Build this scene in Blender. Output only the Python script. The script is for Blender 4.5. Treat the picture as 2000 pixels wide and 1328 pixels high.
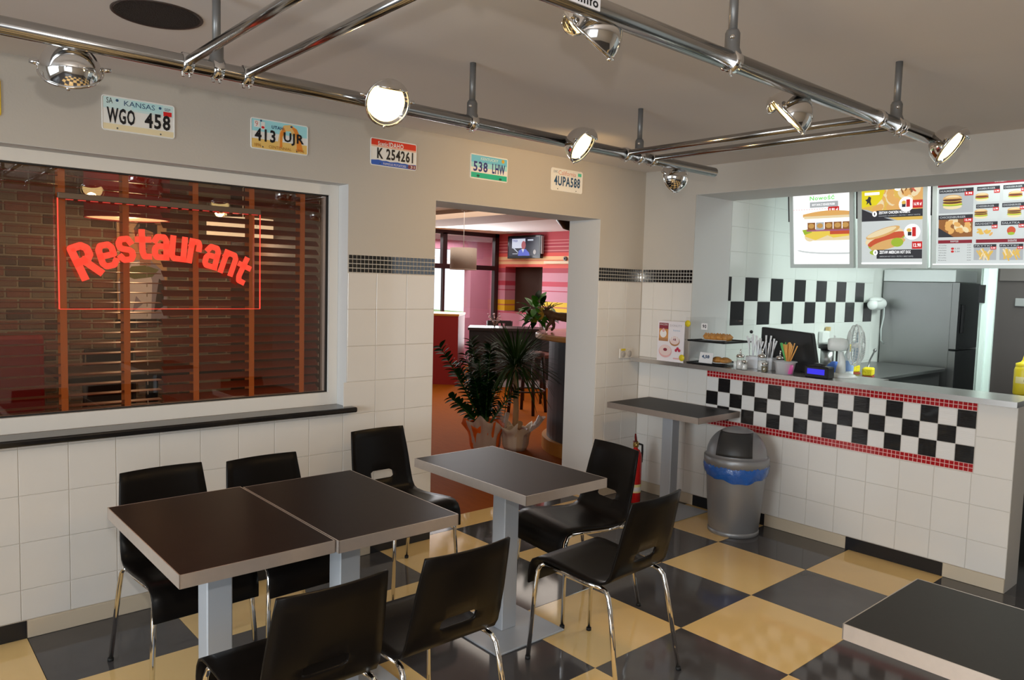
import bpy, bmesh, math, random
from math import sin, cos, pi, radians, sqrt
from mathutils import Vector, Matrix
random.seed(7)
SC = bpy.context.scene
COL = SC.collection
for o in list(bpy.data.objects): bpy.data.objects.remove(o)

# ------------------------------------------------------------------ camera
cam = bpy.data.cameras.new('camera'); camo = bpy.data.objects.new('camera', cam); COL.objects.link(camo)
cam.sensor_width = 36; cam.lens = 36*1465.146/2000; cam.clip_start = .05; cam.clip_end = 200
_y, _p, _r = .7218, -.0749, .0275
_f = Vector((cos(_p)*sin(_y), cos(_p)*cos(_y), sin(_p))); _rt = Vector((cos(_y), -sin(_y), 0)); _u = _rt.cross(_f)
_R = cos(_r)*_rt + sin(_r)*_u; _U = -sin(_r)*_rt + cos(_r)*_u
camo.matrix_world = Matrix(((_R.x, _U.x, -_f.x, -4.572), (_R.y, _U.y, -_f.y, -3.698), (_R.z, _U.z, -_f.z, 1.576), (0, 0, 0, 1)))
SC.camera = camo
SC.cycles.transparent_max_bounces = 24
# ------------------------------------------------------------------ world, exposure, large lights
SC.view_settings.view_transform = 'Standard'; SC.view_settings.look = 'None'
SC.view_settings.exposure = 0.02; SC.view_settings.gamma = 1.0; SC.view_settings.use_curve_mapping = False
W = bpy.data.worlds.new('world'); SC.world = W; W.use_nodes = True
_bg = W.node_tree.nodes['Background']; _bg.inputs[0].default_value = (.86, .93, 1, 1); _bg.inputs[1].default_value = 1.6

def area(name, loc, aim, sx, sy, power, col=(1, 1, 1), spread=180):
    l = bpy.data.lights.new(name, 'AREA'); l.shape = 'RECTANGLE'; l.size = sx; l.size_y = sy; l.energy = power; l.color = col
    l.spread = radians(spread)
    o = bpy.data.objects.new(name, l); COL.objects.link(o); o.location = loc
    o.rotation_euler = (Vector(aim)-Vector(loc)).to_track_quat('-Z', 'Y').to_euler(); return o
def point(name, loc, power, col, r=.03):
    l = bpy.data.lights.new(name, 'POINT'); l.energy = power; l.color = col; l.shadow_soft_size = r
    o = bpy.data.objects.new(name, l); COL.objects.link(o); o.location = loc; return o
def spot(name, loc, aim, power, col, ang=110, blend=.6, r=.04):
    l = bpy.data.lights.new(name, 'SPOT'); l.energy = power; l.color = col; l.spot_size = radians(ang); l.spot_blend = blend
    l.shadow_soft_size = r
    o = bpy.data.objects.new(name, l); COL.objects.link(o); o.location = loc
    o.rotation_euler = (Vector(aim)-Vector(loc)).to_track_quat('-Z', 'Y').to_euler(); return o
WARM = (1, .62, .25)
area('daylight_window_rear', (-6.15, -6.35, 1.4), (-3.2, -1.0, .7), 2.7, 1.7, 8, (.93, .97, 1))
area('daylight_window_side', (-7.85, -2.5, 1.5), (0, -1.7, .9), 2.4, 1.5, 35, (.86, .95, 1), 75)
point('camera_flash', (-4.56, -3.70, 1.73), 56, (1, .95, .88), .02)
area('kitchen_tube', (1.75, -2.3, 2.40), (1.75, -2.0, 0), 2.2, .6, 80, (.88, 1, .94))
area('restaurant_window', (2.4, 6.5, 1.5), (0.5, 1, .6), 2.8, 2.0, 100, (.97, .98, 1))
area('restaurant_lamps', (1.6, 3.2, 2.40), (1.6, 3.2, 0), 2.5, 2.5, 50, (1, .9, .78))
area('winter_garden_fill', (2.9, 7.2, 2.33), (2.9, 7.2, 0), 2.6, .7, 38, (1, .98, 1))  # added fill under the closed ceiling, brightens the pink walls
area('brick_room_lamps', (-3.9, 1.6, 2.38), (-3.9, 2.2, 0), 1.6, 1.0, 5, (1, .66, .36))

# ------------------------------------------------------------------ materials
MATS = {}
def mat(name, col, rough=.5, metal=0, spec=.5, coat=0, var=0, vscale=8, bump=0, bscale=60, trans=0, alpha=1, ior=1.45, stretch=None, em=None, ems=0):
    if name in MATS: return MATS[name]
    m = bpy.data.materials.new(name); m.use_nodes = True; nt = m.node_tree; b = nt.nodes['Principled BSDF']
    b.inputs['Base Color'].default_value = (*col, 1); b.inputs['Roughness'].default_value = rough; b.inputs['Metallic'].default_value = metal
    b.inputs['Specular IOR Level'].default_value = spec; b.inputs['Coat Weight'].default_value = coat; b.inputs['IOR'].default_value = ior
    b.inputs['Transmission Weight'].default_value = trans; b.inputs['Alpha'].default_value = alpha
    if em: b.inputs['Emission Color'].default_value = (*em, 1); b.inputs['Emission Strength'].default_value = ems
    if var or bump:
        tc = nt.nodes.new('ShaderNodeTexCoord'); mp = nt.nodes.new('ShaderNodeMapping'); nt.links.new(tc.outputs['Object'], mp.inputs[0])
        if stretch: mp.inputs['Scale'].default_value = stretch
        if var:
            n = nt.nodes.new('ShaderNodeTexNoise'); n.inputs['Scale'].default_value = vscale; n.inputs['Detail'].default_value = 4
            nt.links.new(mp.outputs[0], n.inputs['Vector'])
            mx = nt.nodes.new('ShaderNodeMix'); mx.data_type = 'RGBA'; nt.links.new(n.outputs[0], mx.inputs[0])
            mx.inputs[6].default_value = (*[max(0, c*(1-var)) for c in col], 1); mx.inputs[7].default_value = (*[min(1, c*(1+var)) for c in col], 1)
            nt.links.new(mx.outputs[2], b.inputs['Base Color'])
        if bump:
            n2 = nt.nodes.new('ShaderNodeTexNoise'); n2.inputs['Scale'].default_value = bscale; n2.inputs['Detail'].default_value = 3
            nt.links.new(mp.outputs[0], n2.inputs['Vector'])
            bp = nt.nodes.new('ShaderNodeBump'); bp.inputs['Strength'].default_value = bump; bp.inputs['Distance'].default_value = .01
            nt.links.new(n2.outputs[0], bp.inputs['Height']); nt.links.new(bp.outputs[0], b.inputs['Normal'])
    MATS[name] = m; return m
def emat(name, col, s=1.0):
    if name in MATS: return MATS[name]
    m = mat(name, tuple(c*.15 for c in col), .3, em=col, ems=s); return m
def glassmat(name, tint, refl=.08, rough=0.0, fres=.3):
    if name in MATS: return MATS[name]
    m = bpy.data.materials.new(name); m.use_nodes = True; nt = m.node_tree
    for n in list(nt.nodes): nt.nodes.remove(n)
    out = nt.nodes.new('ShaderNodeOutputMaterial'); t = nt.nodes.new('ShaderNodeBsdfTransparent'); t.inputs[0].default_value = (*tint, 1)
    g = nt.nodes.new('ShaderNodeBsdfGlossy'); g.inputs['Roughness'].default_value = rough
    lw = nt.nodes.new('ShaderNodeLayerWeight'); lw.inputs[0].default_value = .35
    ml = nt.nodes.new('ShaderNodeMath'); ml.operation = 'MULTIPLY_ADD'; ml.inputs[1].default_value = fres; ml.inputs[2].default_value = refl
    nt.links.new(lw.outputs['Fresnel'], ml.inputs[0])
    mx = nt.nodes.new('ShaderNodeMixShader'); nt.links.new(ml.outputs[0], mx.inputs[0]); nt.links.new(t.outputs[0], mx.inputs[1]); nt.links.new(g.outputs[0], mx.inputs[2])
    nt.links.new(mx.outputs[0], out.inputs[0]); MATS[name] = m; return m

PLASTER = mat('wall_plaster', (.56, .52, .465), .75, bump=.06, bscale=90, var=.03, vscale=3)
CEIL = mat('ceiling_paint', (.74, .705, .69), .85, bump=.04, bscale=50, var=.03, vscale=2)
JAMB = mat('jamb_plaster', (.66, .66, .65), .75, bump=.05, bscale=80)
GROUT = mat('tile_grout', (.66, .62, .57), .9)
TILEW = mat('cream_tile', (.74, .71, .67), .16, coat=.3, var=.03, vscale=5)
TILER = mat('white_ribbed_tile', (.76, .74, .72), .2, coat=.3, bump=.35, bscale=14, stretch=(1, 1, 9))
TILEK = mat('black_ribbed_tile', (.012, .012, .013), .14, coat=.5, bump=.35, bscale=14, stretch=(1, 1, 9))
TILEKIT = mat('kitchen_white_tile', (.72, .76, .73), .2)
BLACKT = mat('black_mosaic', (.01, .009, .009), .08, coat=.6)
REDT = mat('red_mosaic', (.38, .008, .012), .12, coat=.6)
REDGROUT = mat('pink_grout', (.75, .45, .42), .8)
FLOORB = mat('anthracite_floor_tile', (.072, .068, .070), .07, spec=.55, var=.25, vscale=5)
FLOORC = mat('beige_floor_tile', (.86, .60, .26), .07, spec=.5, var=.07, vscale=4)
SKB = mat('black_skirting', (.018, .018, .02), .22)
SKC = mat('beige_skirting', (.58, .49, .37), .3)
WHITEPVC = mat('white_window_pvc', (.78, .75, .70), .35)
CHROME = mat('polished_chrome', (.78, .77, .76), .06, 1)
PIPE = mat('grey_steel_pipe', (.42, .41, .40), .17, 1)
ROD = mat('grey_painted_steel', (.20, .20, .20), .4, .5)
ALU = mat('brushed_aluminium', (.55, .53, .51), .3, .9, bump=.05, bscale=160, stretch=(1, 1, .1))
EDGE = mat('brushed_metal_edge', (.50, .43, .38), .32, .6, var=.08, vscale=40)
SILVER = mat('silver_paint', (.44, .47, .515), .42, .25)
DARKTOP = mat('dark_brown_laminate', (.012, .006, .005), .42, spec=.12, var=.2, vscale=30)
GREYTOP = mat('dark_grey_laminate', (.026, .024, .023), .44, spec=.14, var=.1, vscale=60)
PLY = mat('black_plywood', (.006, .0048, .0042), .32, spec=.14)
RUBBER = mat('black_rubber', (.012, .012, .012), .6)
GRANITE = mat('black_granite', (.012, .011, .011), .1, spec=.6, var=.4, vscale=120)
GLASS = glassmat('window_glass', (.93, .9, .88), .06)
ACRYL = glassmat('clear_acrylic', (1, 1, 1), .0, 0, .08)
CLEARG = glassmat('clear_glass', (.97, .98, .98), .05)
SLAT = mat('mahogany_slat', (.20, .034, .010), .3, var=.3, vscale=12, stretch=(.2, 1, 1))
TAPE = mat('orange_ladder_tape', (.58, .15, .022), .8)
STEEL = mat('stainless_steel', (.30, .30, .30), .34, 1, var=.06, vscale=3)
STEELD = mat('counter_steel', (.62, .60, .58), .24, .8)
BLACKP = mat('black_plastic', (.012, .012, .013), .35)
WHITEP = mat('white_plastic', (.78, .82, .80), .35)
WOODF = mat('orange_laminate_floor', (.30, .075, .006), .7, spec=.03, var=.22, vscale=6, stretch=(8, 1, 1))
REDW = mat('dark_red_paint', (.30, .018, .016), .5)
PINK = mat('pink_paint', (.62, .28, .36), .7)
DARKWOOD = mat('dark_wood', (.025, .012, .010), .35)
LIGHTWOOD = mat('honey_beech', (.60, .27, .06), .4, spec=.2)
GREYBAR = mat('grey_bar_front', (.10, .11, .125), .45)
YEL = mat('yellow_plastic', (.75, .60, .02), .4)
BRICKS = [mat('brick_red', (.26, .115, .075), .9, bump=.5, bscale=40, var=.3, vscale=20), mat('brick_brown', (.22, .14, .09), .9, bump=.5, bscale=40, var=.3, vscale=20),
          mat('brick_grey', (.23, .19, .14), .9, bump=.5, bscale=40, var=.3, vscale=20), mat('brick_dark', (.12, .075, .05), .9, bump=.5, bscale=40, var=.3, vscale=20)]
MORTAR = mat('brick_mortar', (.32, .29, .21), .95, bump=.4, bscale=60)
LEAF = mat('glossy_dark_leaf', (.006, .034, .007), .36, spec=.16, var=.4, vscale=9)
LEAF2 = mat('strap_leaf', (.026, .066, .013), .55, spec=.2, var=.4, vscale=6)
LEAF3 = mat('fresh_green_leaf', (.08, .32, .02), .5, var=.4, vscale=9)
CANE = mat('tan_cane', (.50, .30, .15), .7, var=.15, vscale=12, bump=.3, bscale=20)

# ------------------------------------------------------------------ mesh helpers
class MB:
    def __init__(s): s.v = []; s.f = []; s.m = []; s.s = []
    def add(s, vs, fs, mi=0, smooth=False):
        b = len(s.v); s.v += [tuple(v) for v in vs]
        for f in fs: s.f.append([b+i for i in f]); s.m.append(mi); s.s.append(smooth)
        return s
    def box(s, x0, x1, y0, y1, z0, z1, mi=0):
        return s.add([(x0, y0, z0), (x1, y0, z0), (x1, y1, z0), (x0, y1, z0), (x0, y0, z1), (x1, y0, z1), (x1, y1, z1), (x0, y1, z1)],
                     [(3, 2, 1, 0), (4, 5, 6, 7), (0, 1, 5, 4), (1, 2, 6, 5), (2, 3, 7, 6), (3, 0, 4, 7)], mi)
    def obox(s, M, hx, hy, hz, mi=0):
        vs = [M @ Vector((a*hx, b*hy, c*hz)) for c in (-1, 1) for a, b in ((-1, -1), (1, -1), (1, 1), (-1, 1))]
        return s.add(vs, [(3, 2, 1, 0), (4, 5, 6, 7), (0, 1, 5, 4), (1, 2, 6, 5), (2, 3, 7, 6), (3, 0, 4, 7)], mi)
    def tube(s, pts, r, n=10, mi=0, closed=False):
        pts = [Vector(p) for p in pts]; N = len(pts); rs = r if isinstance(r, (list, tuple)) else [r]*N
        vs = []; prev = None
        for i, p in enumerate(pts):
            if closed: t = pts[(i+1) % N]-pts[i-1]
            else: t = pts[min(i+1, N-1)]-pts[max(i-1, 0)]
            t.normalize()
            if prev is None:
                a = Vector((0, 0, 1)) if abs(t.z) < .9 else Vector((1, 0, 0)); x = t.cross(a).normalized()
            else:
                x = (prev-t*prev.dot(t)); x = x.normalized() if x.length > 1e-6 else t.orthogonal().normalized()
            y = t.cross(x); prev = x
            vs += [p+rs[i]*(cos(2*pi*k/n)*x+sin(2*pi*k/n)*y) for k in range(n)]
        fs = []
        for i in range(N if closed else N-1):
            j = (i+1) % N
            for k in range(n): fs.append((i*n+k, i*n+(k+1) % n, j*n+(k+1) % n, j*n+k))
        s.add(vs, fs, mi, True)
        if not closed: s.add(vs[:n], [tuple(range(n-1, -1, -1))], mi); s.add(vs[-n:], [tuple(range(n))], mi)
        return s
    def lathe(s, prof, n=24, c=(0, 0, 0), M=None, mi=0, smooth=True, a0=0, a1=2*pi, wob=None):
        full = abs(a1-a0-2*pi) < 1e-6; cnt = n if full else n+1; vs = []
        for i, (r, z) in enumerate(prof):
            for k in range(cnt):
                a = a0+(a1-a0)*k/n; rr, zz = (r, z) if not wob else wob(r, z, a, i)
                p = Vector((rr*cos(a), rr*sin(a), zz)); p = M @ p if M else p; vs.append(p+Vector(c))
        fs = []
        for i in range(len(prof)-1):
            for k in range(n):
                k2 = (k+1) % cnt; fs.append((i*cnt+k, i*cnt+k2, (i+1)*cnt+k2, (i+1)*cnt+k))
        s.add(vs, fs, mi, smooth); return s
    def ball(s, c, rx, ry=None, rz=None, nu=12, nv=8, mi=0, M=None):
        ry = ry or rx; rz = rz or rx; vs = []
        for i in range(nv+1):
            t = pi*i/nv
            for k in range(nu):
                p = Vector((rx*sin(t)*cos(2*pi*k/nu), ry*sin(t)*sin(2*pi*k/nu), rz*cos(t))); p = M @ p if M else p; vs.append(p+Vector(c))
        fs = [(i*nu+k, (i+1)*nu+k, (i+1)*nu+(k+1) % nu, i*nu+(k+1) % nu) for i in range(nv) for k in range(nu)]
        return s.add(vs, fs, mi, True)
    def prism(s, pts, d, M, mi=0, smooth=False):     # 2D outline extruded by d along local z of M
        n = len(pts); vs = [M @ Vector((x, y, 0)) for x, y in pts]+[M @ Vector((x, y, d)) for x, y in pts]
        s.add(vs, [tuple(range(n-1, -1, -1)), tuple(range(n, 2*n))], mi)
        return s.add(vs, [(k, (k+1) % n, n+(k+1) % n, n+k) for k in range(n)], mi, smooth)
    def mesh(s, name, mats, bevel=0, seg=1, weld=True):
        me = bpy.data.meshes.new(name); me.from_pydata(s.v, [], s.f)
        for m in (mats if isinstance(mats, (list, tuple)) else [mats]): me.materials.append(m)
        me.polygons.foreach_set('material_index', s.m); me.polygons.foreach_set('use_smooth', s.s)
        bm = bmesh.new(); bm.from_mesh(me)
        if weld: bmesh.ops.remove_doubles(bm, verts=bm.verts, dist=1e-5)
        bmesh.ops.recalc_face_normals(bm, faces=bm.faces)
        if bevel:
            es = [e for e in bm.edges if len(e.link_faces) == 2 and e.calc_face_angle(0) > .6]
            bmesh.ops.bevel(bm, geom=es, offset=bevel, segments=seg, affect='EDGES', profile=.5, clamp_overlap=True)
        bm.to_mesh(me); bm.free(); me.update(); return me
def inst(name, me, parent=None, loc=(0, 0, 0), rot=(0, 0, 0), scale=None, **props):
    o = bpy.data.objects.new(name, me); COL.objects.link(o); o.location = loc; o.rotation_euler = rot
    if scale: o.scale = scale
    if parent: o.parent = parent
    for k, v in props.items(): o[k] = v
    return o
def obj(name, mb, mats, parent=None, bevel=0, seg=1, loc=(0, 0, 0), rot=(0, 0, 0), weld=True, **props):
    return inst(name, mb.mesh(name, mats, bevel, seg, weld), parent, loc, rot, **props)
def thing(name, label, cat, loc=(0, 0, 0), rz=0, group=None):
    o = bpy.data.objects.new(name, None); COL.objects.link(o); o.location = loc; o.rotation_euler = (0, 0, rz); o.empty_display_size = .1
    o['label'] = label; o['category'] = cat
    if group: o['group'] = group
    return o
def tag(o, label, cat, group=None):
    o['label'] = label; o['category'] = cat
    if group: o['group'] = group
    return o
def struct(o): o['kind'] = 'structure'; return o
def dup(o, parent=None):
    c = o.copy(); COL.objects.link(c); c.parent = parent
    for ch in [x for x in KIDS.get(o.name, [])]: KIDS.setdefault(c.name, []).append(dup(ch, c))
    return c
KIDS = {}
def index_kids():
    KIDS.clear()
    for o in bpy.data.objects:
        if o.parent: KIDS.setdefault(o.parent.name, []).append(o)
def copy_thing(o, label, loc, rz=None, group=None):
    c = dup(o); c.location = loc
    if rz is not None: c.rotation_euler = (0, 0, rz)
    c['label'] = label
    if group: c['group'] = group
    return c

# ------------------------------------------------------------------ lettering: every string once, as flat triangles of height ~0.72 at size 1
WORDS = ['Restaurant']+list('Restaurant')+['SA', 'KANSAS', 'SEP', 'WGO', '458', '413', 'UJR', 'UTAH', '9', 'CENTENNIAL', '1896', '1996', 'IDAHO', 'Scenic', 'K 254261', 'FAMOUS POTATOES', '31',
         '538', 'LHW', 'KENTUCKY', 'DEC', 'California', '4UPA588', 'Nowość', 'HOT DOG Z SZASZŁYKIEM', 'ZESTAW CHICKEN NUGGETS', 'CHICKEN NUGGETS + FRYTKI + MAŁY NAPÓJ',
         'ZESTAW AMERICAN HOT DOG', 'AMERICAN HOT DOG + FRYTKI + MAŁY NAPÓJ', '1', '8', '8.90 zł', '16.90 zł', '5.50', '6.90', '12.90', '9.90', 'BURGERY', 'NAPOJE', 'DODATKI',
         'BURGER', 'CHEESEBURGER', 'CHICKENBURGER', 'NUGGETS', 'HAMBURGER', 'FRYTKI', 'SAŁATKA', 'kz..info', '90', '4,50', 'PĄCZKI', 'DONUTY', 'kawa', 'TVN24', 'MUSTARD', 'Cola', 'Kawa', 'Herbata', 'Woda', 'Sok']
GLY = {}
def make_words():
    obs = []
    for w in dict.fromkeys(WORDS):
        for bold in ((0, 1, 2) if len(w) == 1 else (0, 1)):
            cu = bpy.data.curves.new('t', 'FONT'); cu.body = w; cu.size = 1; cu.dimensions = '2D'; cu.fill_mode = 'BOTH'; cu.resolution_u = 2
            cu.offset = (0, .028, .062)[bold]; cu.space_character = 1.12 if bold else 1
            o = bpy.data.objects.new('t', cu); COL.objects.link(o); obs.append((w, bold, o))
    dg = bpy.context.evaluated_depsgraph_get(); dg.update()
    for w, bold, o in obs:
        me = bpy.data.meshes.new_from_object(o.evaluated_get(dg))
        vs = [(v.co.x, v.co.y) for v in me.vertices]; fs = [tuple(p.vertices) for p in me.polygons]
        x0 = min(v[0] for v in vs); x1 = max(v[0] for v in vs); y0 = min(v[1] for v in vs); y1 = max(v[1] for v in vs)
        GLY[w, bold] = (vs, fs, x0, x1, y0, y1); bpy.data.meshes.remove(me)
    for w, b, o in obs:
        cu = o.data; bpy.data.objects.remove(o); bpy.data.curves.remove(cu)
make_words()

class Print:
    """flat print: coloured shapes laid on a board's own plane"""
    def __init__(s, O, U, V, dz=.0004):
        s.O = Vector(O); s.U = Vector(U).normalized(); s.V = Vector(V).normalized(); s.N = s.U.cross(s.V); s.mb = MB(); s.mats = []; s.k = 1; s.dz = dz; s.clip = None
    def mi(s, m):
        if m not in s.mats: s.mats.append(m)
        return s.mats.index(m)
    def poly(s, pts, m):
        if s.clip:
            u0, v0, u1, v1 = s.clip
            for ax, lim, sg_ in ((0, u0, 1), (0, u1, -1), (1, v0, 1), (1, v1, -1)):
                out = []
                for i in range(len(pts)):
                    a, b = pts[i-1], pts[i]; da, db = (a[ax]-lim)*sg_, (b[ax]-lim)*sg_
                    if (da >= 0) != (db >= 0): t = da/(da-db); out.append((a[0]+(b[0]-a[0])*t, a[1]+(b[1]-a[1])*t))
                    if db >= 0: out.append(b)
                pts = out
                if len(pts) < 3: return
        P = [s.O+s.U*u+s.V*v+s.N*(s.k*s.dz) for u, v in pts]; s.mb.add(P, [tuple(range(len(P)))], s.mi(m)); s.k += 1
    def rect(s, u0, v0, u1, v1, m): s.poly([(u0, v0), (u1, v0), (u1, v1), (u0, v1)], m)
    def ell(s, cu, cv, ru, rv, m, n=20, a0=0, a1=2*pi, rot=0):
        full = abs(a1-a0-2*pi) < 1e-6; c, d = cos(rot), sin(rot); pts = []
        for k in range(n if full else n+1):
            a = a0+(a1-a0)*k/n; x, y = ru*cos(a), rv*sin(a); pts.append((cu+x*c-y*d, cv+x*d+y*c))
        s.poly(pts, m)
    def text(s, w, u0, v0, u1, v1, m, bold=0):        # fitted into the box
        vs, fs, x0, x1, y0, y1 = GLY[w, bold]; a = (u1-u0)/(x1-x0); b = (v1-v0)/(y1-y0)
        P = [s.O+s.U*(u0+(x-x0)*a)+s.V*(v0+(y-y0)*b)+s.N*(s.k*s.dz) for x, y in vs]; s.mb.add(P, fs, s.mi(m)); s.k += 1
    def build(s, name, parent): return obj(name, s.mb, s.mats, parent, weld=False)

# ================================================================== THE SETTING
H = 2.447
# ---- wall_left: the long wall with window and doorway (plane y = 0)
WX0, WX1, WZ0, WZ1 = -5.6, -2.529, .872, 2.092
DX0, DX1, DZ = -1.95, -.495, 2.059
T = .31
mb = MB()
for a in ((-8, WX0, 0, T, 0, H), (WX0, WX1, 0, T, 0, WZ0-.03), (WX0, WX1, 0, T, WZ1, H), (WX1, DX0, 0, T, 0, H), (DX0, DX1, 0, T, DZ, H), (DX1, .467, 0, T, 0, H)): mb.box(*a)
wall_left = struct(obj('wall_left', mb, PLASTER, weld=False))
JX = [-4.63, -4.442, -4.256, -4.069, -3.883, -3.694, -3.506, -3.32, -3.132, -2.944, -2.752, -2.55, -2.348, -2.147, -1.95]
JZ = [.010, .213, .418, .622, .825, .998+.008, 1.205, 1.41, 1.612]
TILE = {}
def tilemesh(w, h, d, m, name='tile', ch=.0015):
    k = (round(w, 4), round(h, 4), d, m.name)
    if k not in TILE:
        b = MB(); x, y = w/2, h/2
        vs = [(sx*x, 0, sy*y) for sx, sy in ((-1, -1), (1, -1), (1, 1), (-1, 1))]+[(sx*x, -d+ch, sy*y) for sx, sy in ((-1, -1), (1, -1), (1, 1), (-1, 1))]+[(sx*(x-ch), -d, sy*(y-ch)) for sx, sy in ((-1, -1), (1, -1), (1, 1), (-1, 1))]
        fs = [(8, 9, 10, 11)]
        for i in range(4): j = (i+1) % 4; fs += [(i, j, 4+j, 4+i), (4+i, 4+j, 8+j, 8+i)]
        b.add(vs, fs); TILE[k] = b.mesh(name, m)
    return TILE[k]
G = .0024
TD = .0032
def tileA(x0, x1, z0, z1, m=TILEW, name='wall_tile', d=TD, g=G, y=0, parent=None):
    w, h = x1-x0-g, z1-z0-g
    if w < .012 or h < .012: return
    return inst(name, tilemesh(w, h, d, m, name), parent or wall_left, ((x0+x1)/2, y, (z0+z1)/2))
def tileB(y0, y1, z0, z1, m=TILEW, name='wall_tile', d=TD, g=G, x=0, parent=None):   # faces -x
    w, h = abs(y1-y0)-g, z1-z0-g
    if w < .012 or h < .012: return
    return inst(name, tilemesh(w, h, d, m, name), parent, (x, (y0+y1)/2, (z0+z1)/2), (0, 0, -pi/2))
for i in range(len(JX)-1):
    for j in range(len(JZ)-1):
        x0, x1 = JX[i], JX[i+1]; z0, z1 = JZ[j], JZ[j+1]
        if j == 0: z0 = .079
        if x1 <= WX1+.001 or x0 < WX1 < x1:
            if j > 4: x0 = max(x0, WX1)
            elif j == 4 and x0 < WX1-.03: z1 = min(z1, WZ0-.032)
        tileA(x0, x1, z0, z1)
for x0, x1 in ((DX1, -.38), (-.38, -.19), (-.19, -.006)):
    for j in range(8): tileA(x0, x1, max(JZ[j], .079), JZ[j+1])
# mosaic friezes, squares of about 22 mm: real little tiles, joined per band
def mosaic(parent, p0, p1, z0, z1, rows, n, m, g=.0045, d=.0018, backing=GROUT):
    p0, p1 = Vector(p0), Vector(p1); L = (p1-p0).length; U = (p1-p0)/L; N = Vector((U.y, -U.x, 0))
    b = MB(); M = Matrix((( U.x, N.x, 0, 0), (U.y, N.y, 0, 0), (0, 0, 1, 0), (0, 0, 0, 1)))
    for r in range(rows):
        for k in range(n):
            c = p0+U*((k+.5)*L/n)+Vector((0, 0, z0+(r+.5)*(z1-z0)/rows))+N*(d/2); M.translation = c
            b.obox(M, (L/n-g)/2, d/2, ((z1-z0)/rows-g)/2)
    return obj('mosaic_band', b, m, parent, weld=False, kind='stuff')
mosaic(wall_left, (WX1+.004, 0, 0), (DX0, 0, 0), 1.614, 1.712, 4, 23, BLACKT)
mosaic(wall_left, (DX1, 0, 0), (-.006, 0, 0), 1.614, 1.712, 4, 19, BLACKT)
# pale door jamb and window reveals, painted
mb = MB(); mb.box(DX0-.0, DX0+.002, .001, T, .0, DZ); mb.box(DX1-.002, DX1, .001, T, 0, DZ); mb.box(DX0, DX1, .001, T, DZ-.002, DZ)
mb.box(WX1-.002, WX1, .001, T, WZ0, WZ1); mb.box(WX0, WX1, .001, T, WZ1-.002, WZ1)
obj('reveal_paint', mb, JAMB, wall_left, weld=False)
# ---- wall_right: jamb pier, low counter wall, lintel (plane x = 0)
YO, YE = -.461, -2.532
mb = MB()
mb.box(0, .467, YO, 0, 0, H); mb.box(0, .22, YE, YO, 0, 1.012); mb.box(0, .467, -6.5, YO, 2.25, H); mb.box(0, .467, -6.5, -4.3, 0, 2.25)
wall_right = struct(obj('wall_right', mb, PLASTER, weld=False))
mb = MB(); mb.box(.006, .467, YO-.002, YO, 1.04, 2.25); mb.box(.002, .467, -4.3, YO, 2.248, 2.25)
obj('reveal_paint', mb, JAMB, wall_right, weld=False)
JB = [0, -.09, -.27, -.461, -.622]
JZB = [.079, .245, .44, .612]
yb = [-.006, -.115, -.29, -.461, -.64, -.835, -1.03, -1.228, -1.41, -1.593, -1.775, -1.963, -2.149, -2.338, YE]
for i in range(len(yb)-1):
    for j in range(3): tileB(yb[i], yb[i+1], JZB[j], JZB[j+1], parent=wall_right)
zz = [.612, .818, 1.010]
for y0, y1 in ((-.006, -.115), (-.115, -.29), (-.29, -.461), (-.461, -.622), (-2.345, YE)):
    for j in range(2): tileB(y0, y1, zz[j], zz[j+1], parent=wall_right)
for y0, y1 in ((-.006, -.115), (-.115, -.29), (-.29, YO)):
    for j in range(5, 8): tileB(y0, y1, max(JZ[j], 1.043), JZ[j+1], parent=wall_right)
mosaic(wall_right, (0, -.006, 0), (0, YO, 0), 1.614, 1.712, 4, 18, BLACKT)
CY0, CY1 = -.624, -2.343
cw = (CY0-CY1)/18
for c in range(18):
    for r in range(3):
        black = (c % 2 == 1) if r != 1 else (c % 2 == 0)
        z1 = .954-r*.0973
        tileB(CY0-c*cw, CY0-(c+1)*cw, z1-.0973, z1, TILEK if black else TILER, 'checker_tile', g=.0025, parent=wall_right)
for z0 in (.617, .956):
    for r in range(2):
        for k in range(72):
            tileB(CY0-k*cw/4, CY0-(k+1)*cw/4, z0+r*.0225, z0+(r+1)*.0225, REDT, 'mosaic_tile', g=.0032, parent=wall_right)
    mb = MB(); mb.box(-.0016, 0, CY1, CY0, z0-.001, z0+.046); obj('mosaic_grout', mb, REDGROUT, wall_right)
# ---- floor
XL = [0, -.54, -1.112, -1.715, -2.305, -2.90, -3.486, -4.05, -4.615, -5.18, -5.745]
YL = [.05, -.51, -1.125, -1.70, -2.235, -2.80, -3.365, -3.93, -4.5]
mb = MB(); mb.box(-8, 3.9, -6.5, .30, -.12, -.012); floor = struct(obj('floor', mb, GROUT))
FT = {}
def floortile(x0, x1, y0, y1, m):
    w, h = x1-x0-.0018, y1-y0-.0018; k = (round(w, 4), round(h, 4), m.name)
    if k not in FT:
        b = MB(); c = .0008; x, y = w/2, h/2
        vs = [(sx*x, sy*y, -.012) for sx, sy in ((-1, -1), (1, -1), (1, 1), (-1, 1))]+[(sx*x, sy*y, -c) for sx, sy in ((-1, -1), (1, -1), (1, 1), (-1, 1))]+[(sx*(x-c), sy*(y-c), 0) for sx, sy in ((-1, -1), (1, -1), (1, 1), (-1, 1))]
        fs = [(8, 9, 10, 11)]
        for i in range(4): j = (i+1) % 4; fs += [(i, j, 4+j, 4+i), (4+i, 4+j, 8+j, 8+i)]
        b.add(vs, fs); FT[k] = b.mesh('floor_tile', m)
    inst('floor_tile', FT[k], floor, ((x0+x1)/2, (y0+y1)/2, 0))
for i in range(len(XL)-1):
    for j in range(len(YL)-1):
        floortile(XL[i+1], XL[i], YL[j+1], YL[j], FLOORC if (i+j) % 2 else FLOORB)
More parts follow.
